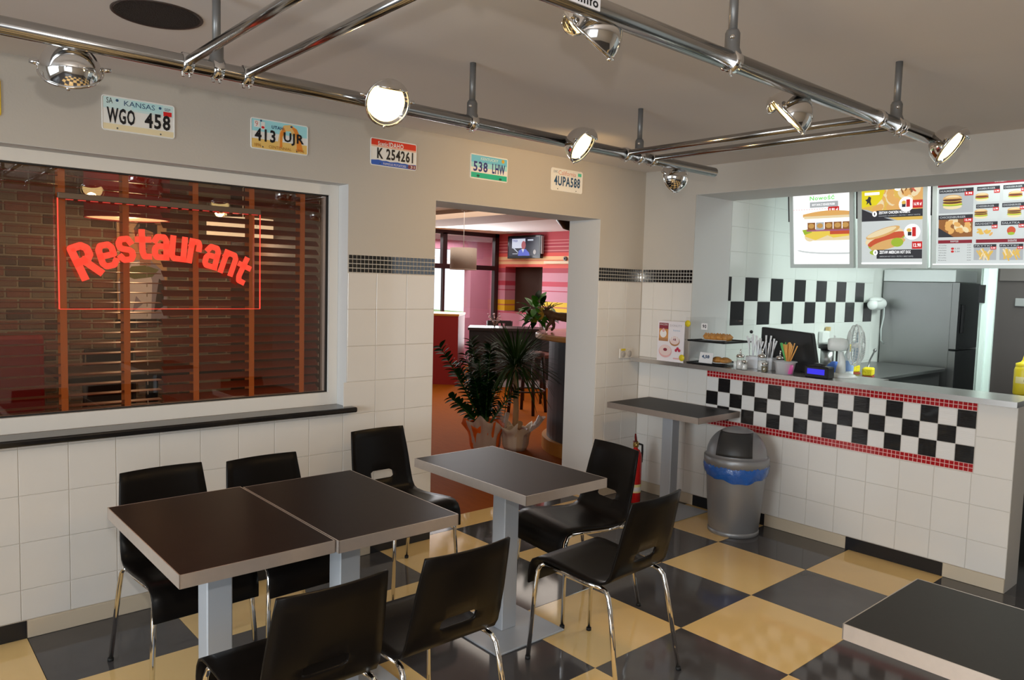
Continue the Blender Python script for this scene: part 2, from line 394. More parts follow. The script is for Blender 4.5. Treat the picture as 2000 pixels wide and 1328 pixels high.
for i in range(0, 4): floortile(max(XL[i+1], DX0-.1), XL[i], .05, .275, FLOORB if i % 2 else FLOORC)
mb = MB(); mb.box(.0, 3.9, -6.5, -.46, -.012, 0); mb.box(-8, XL[-1], -6.5, .0, -.012, 0); mb.box(XL[-1], 0, -6.5, YL[-1], -.012, 0); obj('floor_field', mb, FLOORB, floor, weld=False)
# ---- skirting
bl = struct(obj('baseboard_left', MB().box(-4.62, DX0, -.004, .001, 0, .078).box(DX1, 0, -.004, .001, 0, .078), SKC, weld=False))
for x0, x1, m in ((-4.615, -4.05, SKB), (-4.05, -3.486, SKC), (-3.486, -2.92, SKB), (-2.92, -2.37, SKC), (-2.37, -1.952, SKB), (DX1+.002, -.01, SKC)):
    mb = MB().box(x0+.001, x1-.001, -.011, -.004, .001, .078); obj('skirting_tile', mb, m, bl, bevel=.0015)
br = struct(obj('baseboard_right', MB().box(-.004, .001, YE, -.004, 0, .078), SKC))
for y0, y1, m in ((-.012, -.555, SKC), (-.555, -1.129, SKB), (-1.129, -1.68, SKC), (-1.68, -2.229, SKB), (-2.229, YE, SKC)):
    mb = MB().box(-.011, -.004, y1+.001, y0-.001, .001, .078); obj('skirting_tile', mb, m, br, bevel=.0015)
# ---- ceiling and remaining shell
struct(obj('ceiling', MB().box(-8, 3.9, -6.5, .31, H, H+.12), CEIL))
mb = MB(); mb.box(-8, 0.467, -6.62, -6.5, 0, .5); mb.box(-8, .467, -6.62, -6.5, 2.3, H); mb.box(-8, -7.6, -6.62, -6.5, .5, 2.3); mb.box(-4.7, .467, -6.62, -6.5, .5, 2.3)
struct(obj('wall_back', mb, PLASTER, weld=False))
mb = MB(); mb.box(-8.12, -8, -6.5, .31, 0, .5); mb.box(-8.12, -8, -6.5, .31, 2.3, H); mb.box(-8.12, -8, -6.5, -3.2, .5, 2.3); mb.box(-8.12, -8, -.6, .31, .5, 2.3)
struct(obj('wall_street_side', mb, PLASTER, weld=False))
# ---- kitchen shell: tiled side wall in the plane of the jamb, back wall
mb = MB(); mb.box(.467, 3.9, YO, YO+.1, 0, H); mb.box(3.9, 4.0, -6.5, YO+.1, 0, H)
wk = struct(obj('wall_kitchen', mb, mat('kitchen_wall_paint', (.70, .73, .70), .6), weld=False))
kx = [.47, .507]+[.507+.1925*k for k in range(1, 14)]
for i in range(len(kx)-1):
    for r, (z0, z1) in enumerate(((1.488, 1.678), (1.298, 1.488))):
        black = (i % 2 == 0) if r == 0 else (i % 2 == 1)
        tileA(kx[i], kx[i+1], z0, z1, SKB if black else TILEKIT, 'kitchen_tile', y=YO, parent=wk, g=.004)
    for z0, z1 in ((1.108, 1.298), (.918, 1.108)):
        if i % 2 == 0 and i < 13: tileA(kx[i], kx[min(i+2, 14)], z0, z1, TILEKIT, 'kitchen_tile', y=YO, parent=wk)
    for z0, z1 in ((1.678, 1.868), (1.868, 2.058), (2.058, 2.248), (2.248, 2.438)):
        if i % 2 == 0: tileA(kx[i], kx[min(i+2, 14)], z0, z1, TILEKIT, 'kitchen_tile', y=YO, parent=wk)
# brown door in a white frame at the far end of the kitchen
mb = MB().box(3.02, 3.08, -1.52, -1.40, 0, 2.2, 0).box(2.98, 3.12, -1.47, -1.43, 0, 2.2, 0)
d1 = struct(obj('door_1', mb, mat('pale_door_frame', (.62, .72, .68), .4), weld=False))
obj('door_leaf', MB().box(3.05, 3.09, -3.4, -1.52, 0, 2.2), mat('dark_brown_door', (.045, .036, .034), .45), d1)
obj('door_panel', MB().box(3.035, 3.05, -3.4, -1.54, 1.72, 2.2), mat('brown_door_panel', (.085, .072, .068), .5), d1)
obj('keyhole_plate', MB().box(3.03, 3.05, -1.74, -1.67, 1.50, 1.57), mat('grey_plate', (.2, .2, .2), .4), d1, bevel=.004)
obj('hinge_plate', MB().box(2.97, 2.985, -1.455, -1.405, 1.52, 1.68), BLACKP, d1)
# ---- window with white frame, black sill
GY = .135
gx0, gx1, gz0, gz1 = -5.5, -2.584, .942, 2.033
win = struct(obj('window_1', MB().box(WX0, gx0, GY-.03, GY+.05, WZ0, WZ1).box(gx1, WX1-.003, GY-.03, GY+.05, WZ0, WZ1).box(gx0, gx1, GY-.03, GY+.05, WZ0, gz0).box(gx0, gx1, GY-.03, GY+.05, gz1, WZ1-.003), WHITEPVC, weld=False))
obj('glass_pane', MB().box(gx0, gx1, GY-.003, GY+.003, gz0, gz1), GLASS, win)
mb = MB()
for x0, x1, z0, z1 in ((gx1-.012, gx1, gz0, gz1), (gx0, gx1, gz0, gz0+.006), (gx0, gx1, gz1-.006, gz1)): mb.box(x0, x1, GY-.012, GY-.003, z0, z1)
obj('gasket', mb, RUBBER, win, weld=False)
mb = MB().box(WX0, -2.488, -.055, GY-.03, WZ0-.03, WZ0); sill = obj('sill', mb, GRANITE, win, bevel=.008, seg=2)

# ================================================================== BLINDS + SIGN
def blind(x0, x1, tilt, tapes, label, loc_y=.215):
    t = thing('wooden_blind', label, 'blind', ((x0+x1)/2, loc_y, .93), 0, 'wooden blinds behind the window glass')
    w = x1-x0; n = 23; pitch = .0475
    b = MB(); b.box(-w/2, w/2, -.025, .025, -.0016, .0016); me = b.mesh('slat', SLAT, bevel=.001)
    for k in range(n): inst('slat', me, t, (0, 0, .03+k*pitch), (tilt, 0, 0))
    obj('bottom_rail', MB().box(-w/2, w/2, -.022, .022, -.005, .012), SLAT, t, bevel=.003)
    obj('head_rail', MB().box(-w/2, w/2, -.03, .03, .03+n*pitch, .09+n*pitch), SLAT, t)
    for x in tapes:
        b = MB(); X = x-(x0+x1)/2; b.box(X-.014, X+.014, -.0285, -.0275, 0, .04+n*pitch); b.box(X-.014, X+.014, .0275, .0285, 0, .04+n*pitch)
        obj('ladder_tape', b, TAPE, t, weld=False)
    b = MB(); X = tapes[-1]+(.10 if tapes[-1] > -2.8 else .09)-(x0+x1)/2
    for k in range(n): b.box(X-.002, X+.002, -.03, -.028, .012+k*pitch, .032+k*pitch)
    obj('lift_cord', b, mat('cord_beige', (.35, .26, .18), .9), t, weld=False, kind='stuff')
    return t
blind(-5.2, -3.437, radians(3), [-4.45, -4.15, -3.858, -3.595], 'open left wooden slat blind with flat slats and orange tapes behind the lettered window')
blind(-3.428, -2.60, radians(36), [-3.276, -2.99, -2.706], 'tilted right wooden slat blind nearly closed beside the window frame')
# red edge-lit sign
RED = emat('red_edge_glow', (1, .06, .035), 1.25); REDL = emat('red_letter_glow', (1, .065, .035), 1.05)
sg = thing('restaurant_sign', 'clear acrylic sign with glowing red arched lettering Restaurant in the window', 'sign', (-3.437, .095, 1.41))
sw, sh = .906, .485
obj('acrylic_sheet', MB().box(-sw/2, sw/2, -.003, .003, 0, sh), ACRYL, sg)
for nm, a in (('edge_strip', (-sw/2-.0025, -sw/2+.0015, -.004, .004, 0, sh)), ('edge_strip', (sw/2-.0015, sw/2+.0015, -.004, .004, 0, sh)), ('edge_strip', (-sw/2, sw/2, -.004, .004, -.0012, .0008))):
    obj(nm, MB().box(*a), RED, sg)
mb = MB()
for k in range(18): mb.box(-sw/2+.03+k*.049, -sw/2+.06+k*.049, -.005, .005, sh-.006, sh-.002)
obj('light_strip', mb, emat('red_led_dim', (.9, .05, .04), .5), sg, weld=False)
obj('top_rail', MB().box(-sw/2, sw/2, -.012, .012, sh-.002, sh+.024), mat('bronze_rail', (.14, .10, .075), .4, .4), sg, bevel=.002)
for x in (-.40, .40): obj('suction_cup', MB().tube([(x, .01, sh+.011), (x, .034, sh+.011)], [.006, .012], 12), ACRYL, sg)
letters = [('R', -3.787, 1.628, 23, .165, .100), ('e', -3.697, 1.654, 16, .122, .086), ('s', -3.620, 1.685, 10, .122, .078), ('t', -3.543, 1.712, 2, .140, .066), ('a', -3.468, 1.703, 0, .122, .080), ('u', -3.389, 1.699, -5, .122, .082),
           ('r', -3.313, 1.690, -9, .122, .064), ('a', -3.230, 1.668, -14, .122, .080), ('n', -3.146, 1.640, -19, .122, .080), ('t', -3.074, 1.606, -25, .140, .068)]
STROKES = {'R': [[(0, 0), (0, 1), (.62, 1), (.88, .86), (.88, .64), (.62, .50), (0, .50)], [(.42, .50), (1, 0)]],
           'e': [[(.02, .5), (.95, .5), (.95, .82), (.75, 1), (.2, 1), (0, .82), (0, .18), (.2, 0), (.75, 0), (.95, .16)]],
           's': [[(.95, .82), (.78, 1), (.2, 1), (0, .84), (0, .66), (.18, .55), (.78, .45), (.97, .34), (.97, .16), (.78, 0), (.2, 0), (0, .16)]],
           't': [[(.32, 1), (.32, .18), (.52, 0), (1, 0)], [(-.12, .70), (1, .70)]],
           'a': [[(.02, .82), (.2, 1), (.78, 1), (.96, .82), (.96, 0)], [(.96, .54), (.2, .54), (0, .40), (0, .14), (.16, 0), (.96, 0)]],
           'u': [[(0, 1), (0, .16), (.18, 0), (.98, 0)], [(.98, 1), (.98, 0)]],
           'r': [[(0, 0), (0, 1)], [(0, .8), (.22, 1), (.8, 1), (1, .84), (1, .66)]],
           'n': [[(0, 0), (0, 1)], [(0, .8), (.22, 1), (.78, 1), (.98, .82), (.98, 0)]]}
for ch, x, z, ang, hh, ww in letters:
    sk = .027 if ch != 'R' else .032; a = radians(ang); b = MB(); M = Matrix.Rotation(a, 2)
    W2, H2 = ww-sk, hh-sk
    def lp(p): q = M @ Vector(((p[0]-.5)*W2, (p[1]-.5)*H2)); return q
    for pl in STROKES[ch]:
        Q = [lp(p) for p in pl]
        for i in range(len(Q)-1):
            d = (Q[i+1]-Q[i]).normalized(); n = Vector((-d.y, d.x))*sk/2
            e0 = d*sk/2 if i == 0 else Vector((0, 0)); e1 = d*sk/2 if i == len(Q)-2 else Vector((0, 0))
            pts = [Q[i]-n-e0, Q[i+1]-n+e1, Q[i+1]+n+e1, Q[i]+n-e0]
            b.add([(p.x, 0, p.y) for p in pts]+[(p.x, .0015, p.y) for p in pts], [(0, 1, 2, 3), (7, 6, 5, 4), (0, 4, 5, 1), (1, 5, 6, 2), (2, 6, 7, 3), (3, 7, 4, 0)])
        for q in Q[1:-1]:
            pts = [q+Vector((cos(2*pi*k/10), sin(2*pi*k/10)))*sk/2 for k in range(10)]
            b.add([(p.x, .0001, p.y) for p in pts], [tuple(range(10))])
    obj('letter', b, REDL, sg, loc=(x+3.437, -.0055, z-1.41), weld=False)

# ================================================================== LICENCE PLATES
PW, PH = .304, .152
PWHITE = mat('plate_white', (.95, .95, .92), .4); PBLK = mat('plate_black', (.012, .012, .015), .4)
def plate(x, z, label, draw, base, name='licence_plate'):
    t = thing(name, label, 'licence plate', (x, -.001, z), 0, 'row of licence plates above the window')
    r = .012; pts = []
    for cx, cy, a0 in ((PW/2-r, PH/2-r, 0), (-PW/2+r, PH/2-r, 90), (-PW/2+r, -PH/2+r, 180), (PW/2-r, -PH/2+r, 270)):
        for k in range(4): a = radians(a0+30*k); pts.append((cx+r*cos(a), cy+r*sin(a)))
    M = Matrix(((1, 0, 0, 0), (0, 0, -1, 0), (0, 1, 0, 0), (0, 0, 0, 1)))
    obj('plate', MB().prism(pts, .0025, M), base, t)
    b = MB(); b.tube([M @ Vector((p[0]*.985, p[1]*.97, .0025)) for p in pts], .0022, 5, closed=True); obj('raised_rim', b, base, t)
    p = Print((0, -.0027, 0), (1, 0, 0), (0, 0, 1), .00015); draw(p); p.build('plate_print', t)
    for u in (-.09, .09):
        for v in ((-.062,) if u < 0 else (-.062,)): obj('screw', MB().ball((u, -.003, v), .004, .0025, .004, 8, 4), mat('screw_grey', (.12, .14, .15), .3, .8), t)
    return t
Wp = PW/2; Hp = PH/2
CY1_ = mat('plate_cyan', (.42, .85, .92), .4); CY2 = mat('plate_pale_cyan', (.72, .93, .93), .4); CRM = mat('plate_cream', (.92, .80, .52), .4); NAVY = mat('plate_navy', (.03, .10, .22), .4)
def kansas(p):
    p.rect(-Wp+.006, .02, Wp-.006, Hp-.006, CY2); p.rect(-.03, .03, .10, .068, mat('plate_sky', (.58, .90, .93), .4)); p.rect(-Wp+.006, -Hp+.006, Wp-.006, -.045, CRM)
    p.text('SA', -.133, .042, -.108, .066, PBLK); p.text('KANSAS', -.062, .040, .066, .062, NAVY); p.text('SEP', .107, .046, .133, .058, NAVY)
    p.ell(-.09, .058, .006, .006, NAVY); p.ell(.088, .054, .006, .006, NAVY); p.rect(.102, .022, .138, .042, mat('sticker_red', (.8, .02, .02), .4))
    p.text('WGO', -.132, -.042, -.018, .026, PBLK, 1); p.text('458', .022, -.042, .132, .026, PBLK, 1)
def utah(p):
    p.rect(-Wp+.006, .005, Wp-.006, Hp-.006, CY1_); p.rect(-Wp+.006, -.03, Wp-.006, .012, PWHITE); p.rect(-Wp+.006, -Hp+.006, Wp-.006, -.025, mat('plate_sand', (.93, .62, .18), .4))
    OR = mat('plate_rock_orange', (.90, .30, .04), .4); OY = mat('plate_rock_light', (.95, .62, .22), .4)
    p.poly([(-.02, -.06), (.0, .03), (.02, .06), (.06, .068), (.09, .05), (.105, .02), (.115, -.06), (.08, -.06), (.075, 0), (.055, .035), (.03, .032), (.015, .0), (.01, -.06)], OY)
    p.poly([(.055, .062), (.09, .05), (.105, .02), (.125, -.06), (.09, -.06), (.088, 0), (.075, .035)], OR); p.poly([(-.0, .02), (.02, .05), (.03, .03), (.01, .0), (.012, -.05), (-.002, -.055)], OR)
    p.rect(-.136, .03, -.105, .063, PWHITE); p.rect(-.10, .022, -.08, .06, PWHITE); p.text('9', -.13, .034, -.115, .06, mat('sticker_red2', (.75, .25, .2), .4)); p.ell(-.09, .033, .008, .006, mat('sticker_red', (.8, .02, .02), .4))
    p.text('UTAH', -.045, .034, .015, .05, NAVY, 1); p.ell(.06, .058, .006, .005, NAVY); p.ell(-.10, .064, .005, .005, NAVY)
    p.text('413', -.132, -.036, -.025, .026, PBLK, 1); p.text('UJR', .018, -.036, .128, .026, PBLK, 1)
    BR = mat('plate_brown_text', (.45, .2, .03), .4); p.text('1896', -.135, -.064, -.10, -.048, BR); p.text('CENTENNIAL', -.06, -.064, .06, -.05, BR); p.text('1996', .085, -.064, .13, -.05, BR)
def idaho(p):
    RD = mat('plate_red', (.85, .05, .02), .4); BL = mat('plate_blue', (.03, .13, .60), .4)
    p.rect(-Wp+.002, .036, Wp-.002, Hp-.006, RD); p.rect(-Wp+.002, .028, Wp-.002, .037, mat('plate_pink', (.95, .55, .4), .4)); p.rect(-Wp+.002, -Hp+.005, Wp-.002, -.048, BL)
    pts = [(-Wp+.002, -.05)]
    for k in range(13): u = -Wp+.002+(PW-.004)*k/12; pts.append((u, -.047+.006*((k*7) % 5)/5))
    pts.append((Wp-.002, -.05)); p.poly(pts, BL)
    p.text('IDAHO', -.035, .034, .062, .062, PWHITE, 1); p.text('Scenic', -.105, .036, -.042, .06, PWHITE, 1)
    p.text('K 254261', -.11, -.036, .128, .026, PBLK, 1); p.text('FAMOUS POTATOES', -.07, -.066, .08, -.054, PWHITE); p.rect(.095, -.069, .147, -.047, mat('sticker_maroon', (.22, .03, .06), .4)); p.text('31', .11, -.066, .138, -.05, PWHITE)
def kentucky(p):
    p.rect(-Wp+.007, .02, Wp-.007, Hp-.007, mat('plate_sky2', (.20, .66, .90), .4)); p.rect(-Wp+.007, -.005, Wp-.007, .025, CY1_); p.rect(-Wp+.007, -.036, Wp-.007, -.005, PWHITE)
    p.rect(-Wp+.007, -Hp+.008, Wp-.007, -.036, mat('plate_green', (.02, .55, .36), .4)); p.text('KENTUCKY', -.07, .043, .07, .06, CY2, 1)
    V = mat('plate_indigo', (.04, .05, .26), .4); p.text('538', -.128, -.03, -.015, .032, V, 1); p.text('LHW', .022, -.03, .128, .032, V, 1)
    p.ell(.11, .054, .012, .012, mat('sticker_gold', (.8, .5, .05), .4)); p.ell(-.09, -.055, .012, .007, mat('plate_dark_green', (.01, .12, .09), .4)); p.ell(.09, -.06, .012, .007, mat('plate_dark_green', (.01, .12, .09), .4))
def california(p):
    p.text('DEC', -.13, .045, -.092, .06, NAVY); p.text('California', -.085, .034, .085, .064, mat('plate_script_red', (.75, .32, .25), .4)); p.rect(.105, .04, .14, .062, mat('sticker_green', (.1, .65, .45), .4))
    p.text('4UPA588', -.125, -.04, .128, .026, NAVY, 1)
plate(-3.583, 2.274, 'white and pale blue KANSAS licence plate reading WGO 458 above the window', kansas, PWHITE)
plate(-2.922, 2.285, 'orange arch UTAH licence plate reading 413 UJR on the wall', utah, PWHITE)
plate(-2.247, 2.287, 'red white and blue IDAHO licence plate reading K 254261', idaho, PWHITE)
plate(-1.548, 2.293, 'blue and green licence plate reading 538 LHW above the doorway', kentucky, PWHITE)
plate(-.855, 2.291, 'white CALIFORNIA licence plate reading 4UPA588 near the corner', california, PWHITE)
plate(-4.252, 2.268, 'yellow licence plate cut by the left edge of the photo', lambda p: p.text('90', -.05, -.03, .05, .03, PBLK, 1), mat('plate_yellow', (.85, .6, .02), .4))

# ================================================================== PIPE FRAME AND LAMPS
RZ, RYA, RYB = 2.215, -1.28, -2.47
pf = thing('pipe_lighting_frame', 'grey steel pipe frame hung from the ceiling carrying the spot lamps', 'lighting frame', (-3, -1.875, RZ))
def L(x, y, z): return (x+3, y+1.875, z-RZ)
obj('main_pipe', MB().tube([L(-6.2, RYA, RZ), L(-1.0, RYA, RZ)], .025, 20), PIPE, pf)
obj('main_pipe', MB().tube([L(-6.2, RYB, RZ), L(-1.02, RYB, RZ)], .026, 20), PIPE, pf)
for x in (-5.72, -5.52, -3.79, -3.605, -1.745, -1.545): obj('cross_pipe', MB().tube([L(x, RYA, RZ+.004), L(x, RYB, RZ+.004)], .0145, 14), PIPE, pf)
def collar(x, y, r=.025, w=.03):
    b = MB(); prof = [(r+.001, -w/2), (r+.006, -w/2), (r+.006, w/2), (r+.001, w/2)]
    M = Matrix.Rotation(pi/2, 4, 'Y'); b.lathe(prof+[prof[0]], 20, L(x, y, RZ), M)
    b.tube([L(x-.012, y-.006, RZ-r-.002), L(x-.012, y-.006, RZ-r-.016)], .005, 8); b.tube([L(x+.012, y+.006, RZ-r-.002), L(x+.012, y+.006, RZ-r-.013)], .004, 8)
    obj('pipe_clamp', b, CHROME, pf, weld=False)
for y, xs in ((RYA, (-3.70, -2.69, -1.645, -5.62)), (RYB, (-2.70, -1.59, -3.75, -5.62))):
    for x in xs:
        hg = obj('hanger_rod', MB().tube([L(x, y, RZ+.075), L(x, y, H)], .0125, 14), ROD, pf)
        b = MB().lathe([(.0, .088), (.016, .085), (.021, .075), (.021, .035), (.027, .02), (.027, .01)], 16, L(x, y, RZ))
        obj('hanger_socket', b, ROD, pf); obj('socket_bolt', MB().ball(L(x-.018, y-.012, RZ+.06), .007), CHROME, pf)
        collar(x, y)
for x in (-5.72, -5.52, -3.79, -3.605, -1.745, -1.545): collar(x, RYA); collar(x, RYB)
LENS_ON = emat('lit_lamp_lens', (1, .72, .30), 4.5)
def lamp_proto():
    t = thing('spot_lamp', 'proto', 'lamp')
    R = .080; M = Matrix.Rotation(-pi/2, 4, 'X')       # local z of the lathe becomes +Y (beam)
    prof = [(.001, -.083)]+[(R*sin(a), -.083*cos(a)) for a in [radians(8*k) for k in range(1, 12)]]
    obj('bowl', MB().lathe(prof, 32, M=M), CHROME, t)
    obj('rim', MB().tube([(R*cos(2*pi*k/32), .0, R*sin(2*pi*k/32)) for k in range(32)], .0045, 8, closed=True).lathe([(.079, .002), (.071, -.004), (.064, -.008)], 32, M=M), CHROME, t, weld=False)
    obj('lens', MB().lathe([(.0005, .006), (.03, .004), (.055, .0), (.066, -.006)], 28, M=M), LENS_ON, t)
    vs = []; nu, nv = 18, 7                            # eyelid over the top of the lens
    for i in range(nv+1):
        th = radians(50)*i/nv
        for k in range(nu+1):
            ph = pi*k/nu; vs.append((R*1.02*sin(th)*cos(ph),   .003+R*.52*sin(th)*sin(ph), R*1.02*cos(th)))
    b = MB().add(vs, [(i*(nu+1)+k, i*(nu+1)+k+1, (i+1)*(nu+1)+k+1, (i+1)*(nu+1)+k) for i in range(nv) for k in range(nu)], 0, True)
    v = obj('visor', b, CHROME, t); md = v.modifiers.new('thickness', 'SOLIDIFY'); md.thickness = .002
    for sx in (-1, 1): obj('side_knob', MB().tube([(sx*R*.98, -.01, .012), (sx*(R+.022), -.01, .016)], [.008, .006], 10), CHROME, t)
    obj('rim_screw', MB().ball((0, .004, -R-.002), .006), CHROME, t)
    return t
lamp0 = lamp_proto(); index_kids()
lamps = [('l1', (-4.085, -1.205, 2.145), 1, 46, 'chrome spot lamp hanging under the pipe left of the KANSAS plate, seen from behind'),
         ('l2', (-3.137, -1.372, 2.197), -1, 24, 'lit chrome spot lamp shining toward the room above the IDAHO plate'),
         ('l3', (-2.14, -1.372, 2.188), -1, 34, 'lit chrome spot lamp above the CALIFORNIA plate'),
         ('l4', (-1.262, -1.20, 2.165), 1, 14, 'small far chrome spot lamp under the pipe end near the corner'),
         ('b1', (-3.2, -2.395, 2.185), 1, 44, 'large near chrome spot lamp at the top of the photo beside the white tag'),
         ('b2', (-2.251, -2.395, 2.15), 1, 44, 'chrome spot lamp on the near pipe turned away, right of centre'),
         ('b3', (-1.285, -2.565, 2.165), -1, 36, 'lit chrome spot lamp at the right end of the near pipe'),
         ('x1', (-5.25, -1.375, 2.17), -1, 34, 'lit chrome spot lamp on the far pipe outside the left edge'),
         ('x2', (-4.75, -2.57, 2.17), -1, 34, 'lit chrome spot lamp on the near pipe behind the camera')]
for i, (k, p, s, tl, lab) in enumerate(lamps):
    c = lamp0 if i == 0 else copy_thing(lamp0, lab, p)
    c['label'] = lab; c['group'] = 'chrome spot lamps on the pipes'; c.location = p
    skew = {'l2': -8, 'l3': 20, 'b3': 6, 'l1': -18, 'b1': 20, 'b2': 25, 'l4': 0}.get(k, 0)
    c.rotation_euler = Matrix.Rotation(radians((0 if s > 0 else 180)+skew), 4, 'Z').to_euler()
    c.rotation_euler = (Matrix.Rotation(radians((0 if s > 0 else 180)+skew), 3, 'Z') @ Matrix.Rotation(radians(-tl), 3, 'X')).to_euler()
    br = MB(); ry = RYA if p[1] > -2 else RYB
    Mi = (Matrix.Translation(p) @ c.rotation_euler.to_matrix().to_4x4()).inverted()
    br.tube([Mi @ Vector((p[0], ry, RZ-.01)), Mi @ Vector((p[0], (ry+p[1])/2, (RZ+p[2])/2)), Vector((0, -.07, .02))], .010, 10)
    obj('mounting_arm', br, CHROME, c)
    bd = c.rotation_euler.to_matrix() @ Vector((0, 1, -.10)); q = Vector(p)+bd*.07
    pw = {'b1': 9, 'b2': 9, 'l4': 24, 'l1': 3}.get(k, 18)
    if pw: spot('lamp_'+k, q, q+bd, pw, WARM, 125, .7, .035)
# white tag tied to the near pipe
t = thing('paper_tag', 'white printed tag hanging on the near pipe at the top edge', 'tag', (-3.36, -2.505, 2.215))
TG = Matrix.Rotation(radians(0), 4, 'X')
obj('card', MB().box(-.12, .073, -.003, .0, -.022, .10), mat('tag_paper', (.80, .80, .84), .6), t)
p = Print((-.12, -.0032, 0), (1, 0, 0), (0, 0, 1)); p.text('kz..info', .075, -.018, .186, .004, PBLK, 1); p.build('tag_print', t)

# ceiling loudspeaker
t = thing('ceiling_speaker', 'round dark loudspeaker grille set in the ceiling at top left', 'speaker', (-3.772, -.935, H))
obj('ring', MB().lathe([(.133, 0), (.139, -.004), (.143, -.002), (.143, 0)], 40), mat('speaker_ring', (.06, .045, .04), .5), t)
obj('grille', MB().lathe([(.0005, -.004), (.07, -.004), (.133, -.002)], 40), mat('speaker_mesh', (.018, .013, .012), .7, bump=.8, bscale=220), t)

# ================================================================== TABLES
def make_table(label, topm, loc):
    t = thing('cafe_table', label, 'table', loc)
    w, l, h, th = .238, .390, .745, .040
    obj('tabletop', MB().box(-w+.003, w-.003, -l+.003, l-.003, h-th+.002, h), topm, t)
    b = MB(); e = .003
    for a in ((-w, -w+e, -l, l), (w-e, w, -l, l), (-w, w, -l, -l+e), (-w, w, l-e, l)): b.box(a[0], a[1], a[2], a[3], h-th, h+.0004)
    obj('edge_band', b, EDGE, t, weld=False)
    obj('column', MB().box(-.043, .043, -.043, .043, .010, h-th), SILVER, t, bevel=.004)
    obj('base_plate', MB().box(-.20, .20, -.20, .20, 0, .010), SILVER, t, bevel=.003)
    obj('support_plate', MB().box(-.14, .14, -.14, .14, h-th-.006, h-th), SILVER, t)
    return t
tb = make_table('dark brown square-edged table at far left of the joined pair', DARKTOP, (-3.677, -1.195, 0)); index_kids()
GT = 'cafe tables with metal edges'
tb['group'] = GT
copy_thing(tb, 'dark table on the right of the joined pair, in the middle', (-3.196, -1.21, 0), 0, GT)
copy_thing(tb, 'single dark table in front of the doorway', (-2.37, -1.187, 0), 0, GT)
tb4 = make_table('grey table in the corner under the counter beside the bin', GREYTOP, (-.266, -.525, 0)); tb4['group'] = GT
index_kids()
copy_thing(tb4, 'dark grey table cut by the bottom right edge', (-2.482, -3.275, 0), 0, GT)

# ================================================================== CHAIRS
def make_chair():
    t = thing('plywood_chair', 'proto', 'chair')
    prof = [(-.235, .770, .163), (-.224, .72, .168), (-.208, .655, .174), (-.196, .60, .178), (-.184, .549, .180), (-.182, .541, .180), (-.179, .528, .181), (-.176, .515, .182), (-.174, .507, .182), (-.163, .470, .184),
            (-.146, .444, .186), (-.118, .431, .188), (-.06, .428, .191), (.02, .434, .194), (.10, .442, .196), (.165, .447, .197), (.205, .444, .197), (.232, .430, .197), (.247, .405, .197), (.253, .372, .197), (.255, .325, .196)]
    us = [-1, -.8, -.58, -.38, -.29, -.12, .12, .29, .38, .58, .8, 1]
    nU = len(us); vs = []
    for i, (y, z, hw) in enumerate(prof):
        k = max(0, min(1, (z-.46)/.15)) if i < 12 else 0
        for u in us:
            back = .021*k*(1-u*u); 
            vs.append((u*hw, y-back+.0, z+(-.006*(1-u*u) if 11 < i < 15 else 0)))
    fs = []
    for i in range(len(prof)-1):
        for j in range(nU-1):
            a, b, c, d = i*nU+j, i*nU+j+1, (i+1)*nU+j+1, (i+1)*nU+j
            if 4 <= i <= 7 and 3 <= j <= 7:
                if i == 4 and j == 3: fs.append((a, b, d)); continue
                if i == 4 and j == 7: fs.append((a, b, c)); continue
                if i == 7 and j == 3: fs.append((a, c, d)); continue
                if i == 7 and j == 7: fs.append((b, c, d)); continue
                continue
            fs.append((a, b, c, d))
    s = obj('seat_shell', MB().add(vs, fs, 0, True), PLY, t); md = s.modifiers.new('ply', 'SOLIDIFY'); md.thickness = .011; md.offset = 0
    md2 = s.modifiers.new('edge', 'BEVEL'); md2.width = .002; md2.segments = 1; md2.limit_method = 'ANGLE'; md2.angle_limit = 1.0
    for sx in (-1, 1):
        fl = obj('leg', MB().tube([(sx*.200, .240, .004), (sx*.184, .222, .33), (sx*.180, .216, .385), (sx*.176, .202, .412), (sx*.174, .180, .424)], .0095, 10), CHROME, t)
        obj('foot_cap', MB().tube([(sx*.200, .240, 0), (sx*.1995, .2395, .014)], .0115, 10), RUBBER, fl)
        rl = obj('leg', MB().tube([(sx*.205, -.238, .004), (sx*.186, -.176, .33), (sx*.182, -.160, .388), (sx*.178, -.142, .408), (sx*.174, -.115, .414)], .0095, 10), CHROME, t)
        obj('foot_cap', MB().tube([(sx*.205, -.238, 0), (sx*.2045, -.236, .014)], .0115, 10), RUBBER, rl)
        obj('seat_rail', MB().tube([(sx*.174, .182, .4235), (sx*.174, -.04, .411), (sx*.174, -.117, .4137)], .0095, 10), CHROME, t)
    for y in (.12, -.07): obj('cross_bar', MB().tube([(-.174, y, .416), (.174, y, .416)], .008, 8), CHROME, t)
    return t
ch = make_chair(); index_kids()
GC = 'black plywood chairs around the tables'
chairs = [(-3.612, -.66, 180+2, 'black plywood chair against the tiled wall at the far left end of the joined tables'),
          (-3.197, -.70, 180+2, 'black plywood chair at the wall behind the right half of the joined tables'),
          (-2.44, -.43, 180+1, 'black plywood chair with visible hand slot at the wall, left of the doorway'),
          (-3.632, -1.71, 0, 'black plywood chair nearest the camera, seen from behind at bottom centre'),
          (-3.18, -1.71, 0, 'black plywood chair seen from behind between the joined tables and the single table'),
          (-2.262, -1.70, 3, 'black plywood chair with splayed chrome legs at the near side of the single table'),
          (-1.895, -1.19, 90-7, 'black plywood chair facing left at the far side of the single table, by the extinguisher')]
for i, (x, y, a, lab) in enumerate(chairs):
    c = ch if i == 0 else copy_thing(ch, lab, (x, y, 0))
    c['label'] = lab; c['group'] = GC; c.location = (x, y, 0); c.rotation_euler = (0, 0, radians(a))

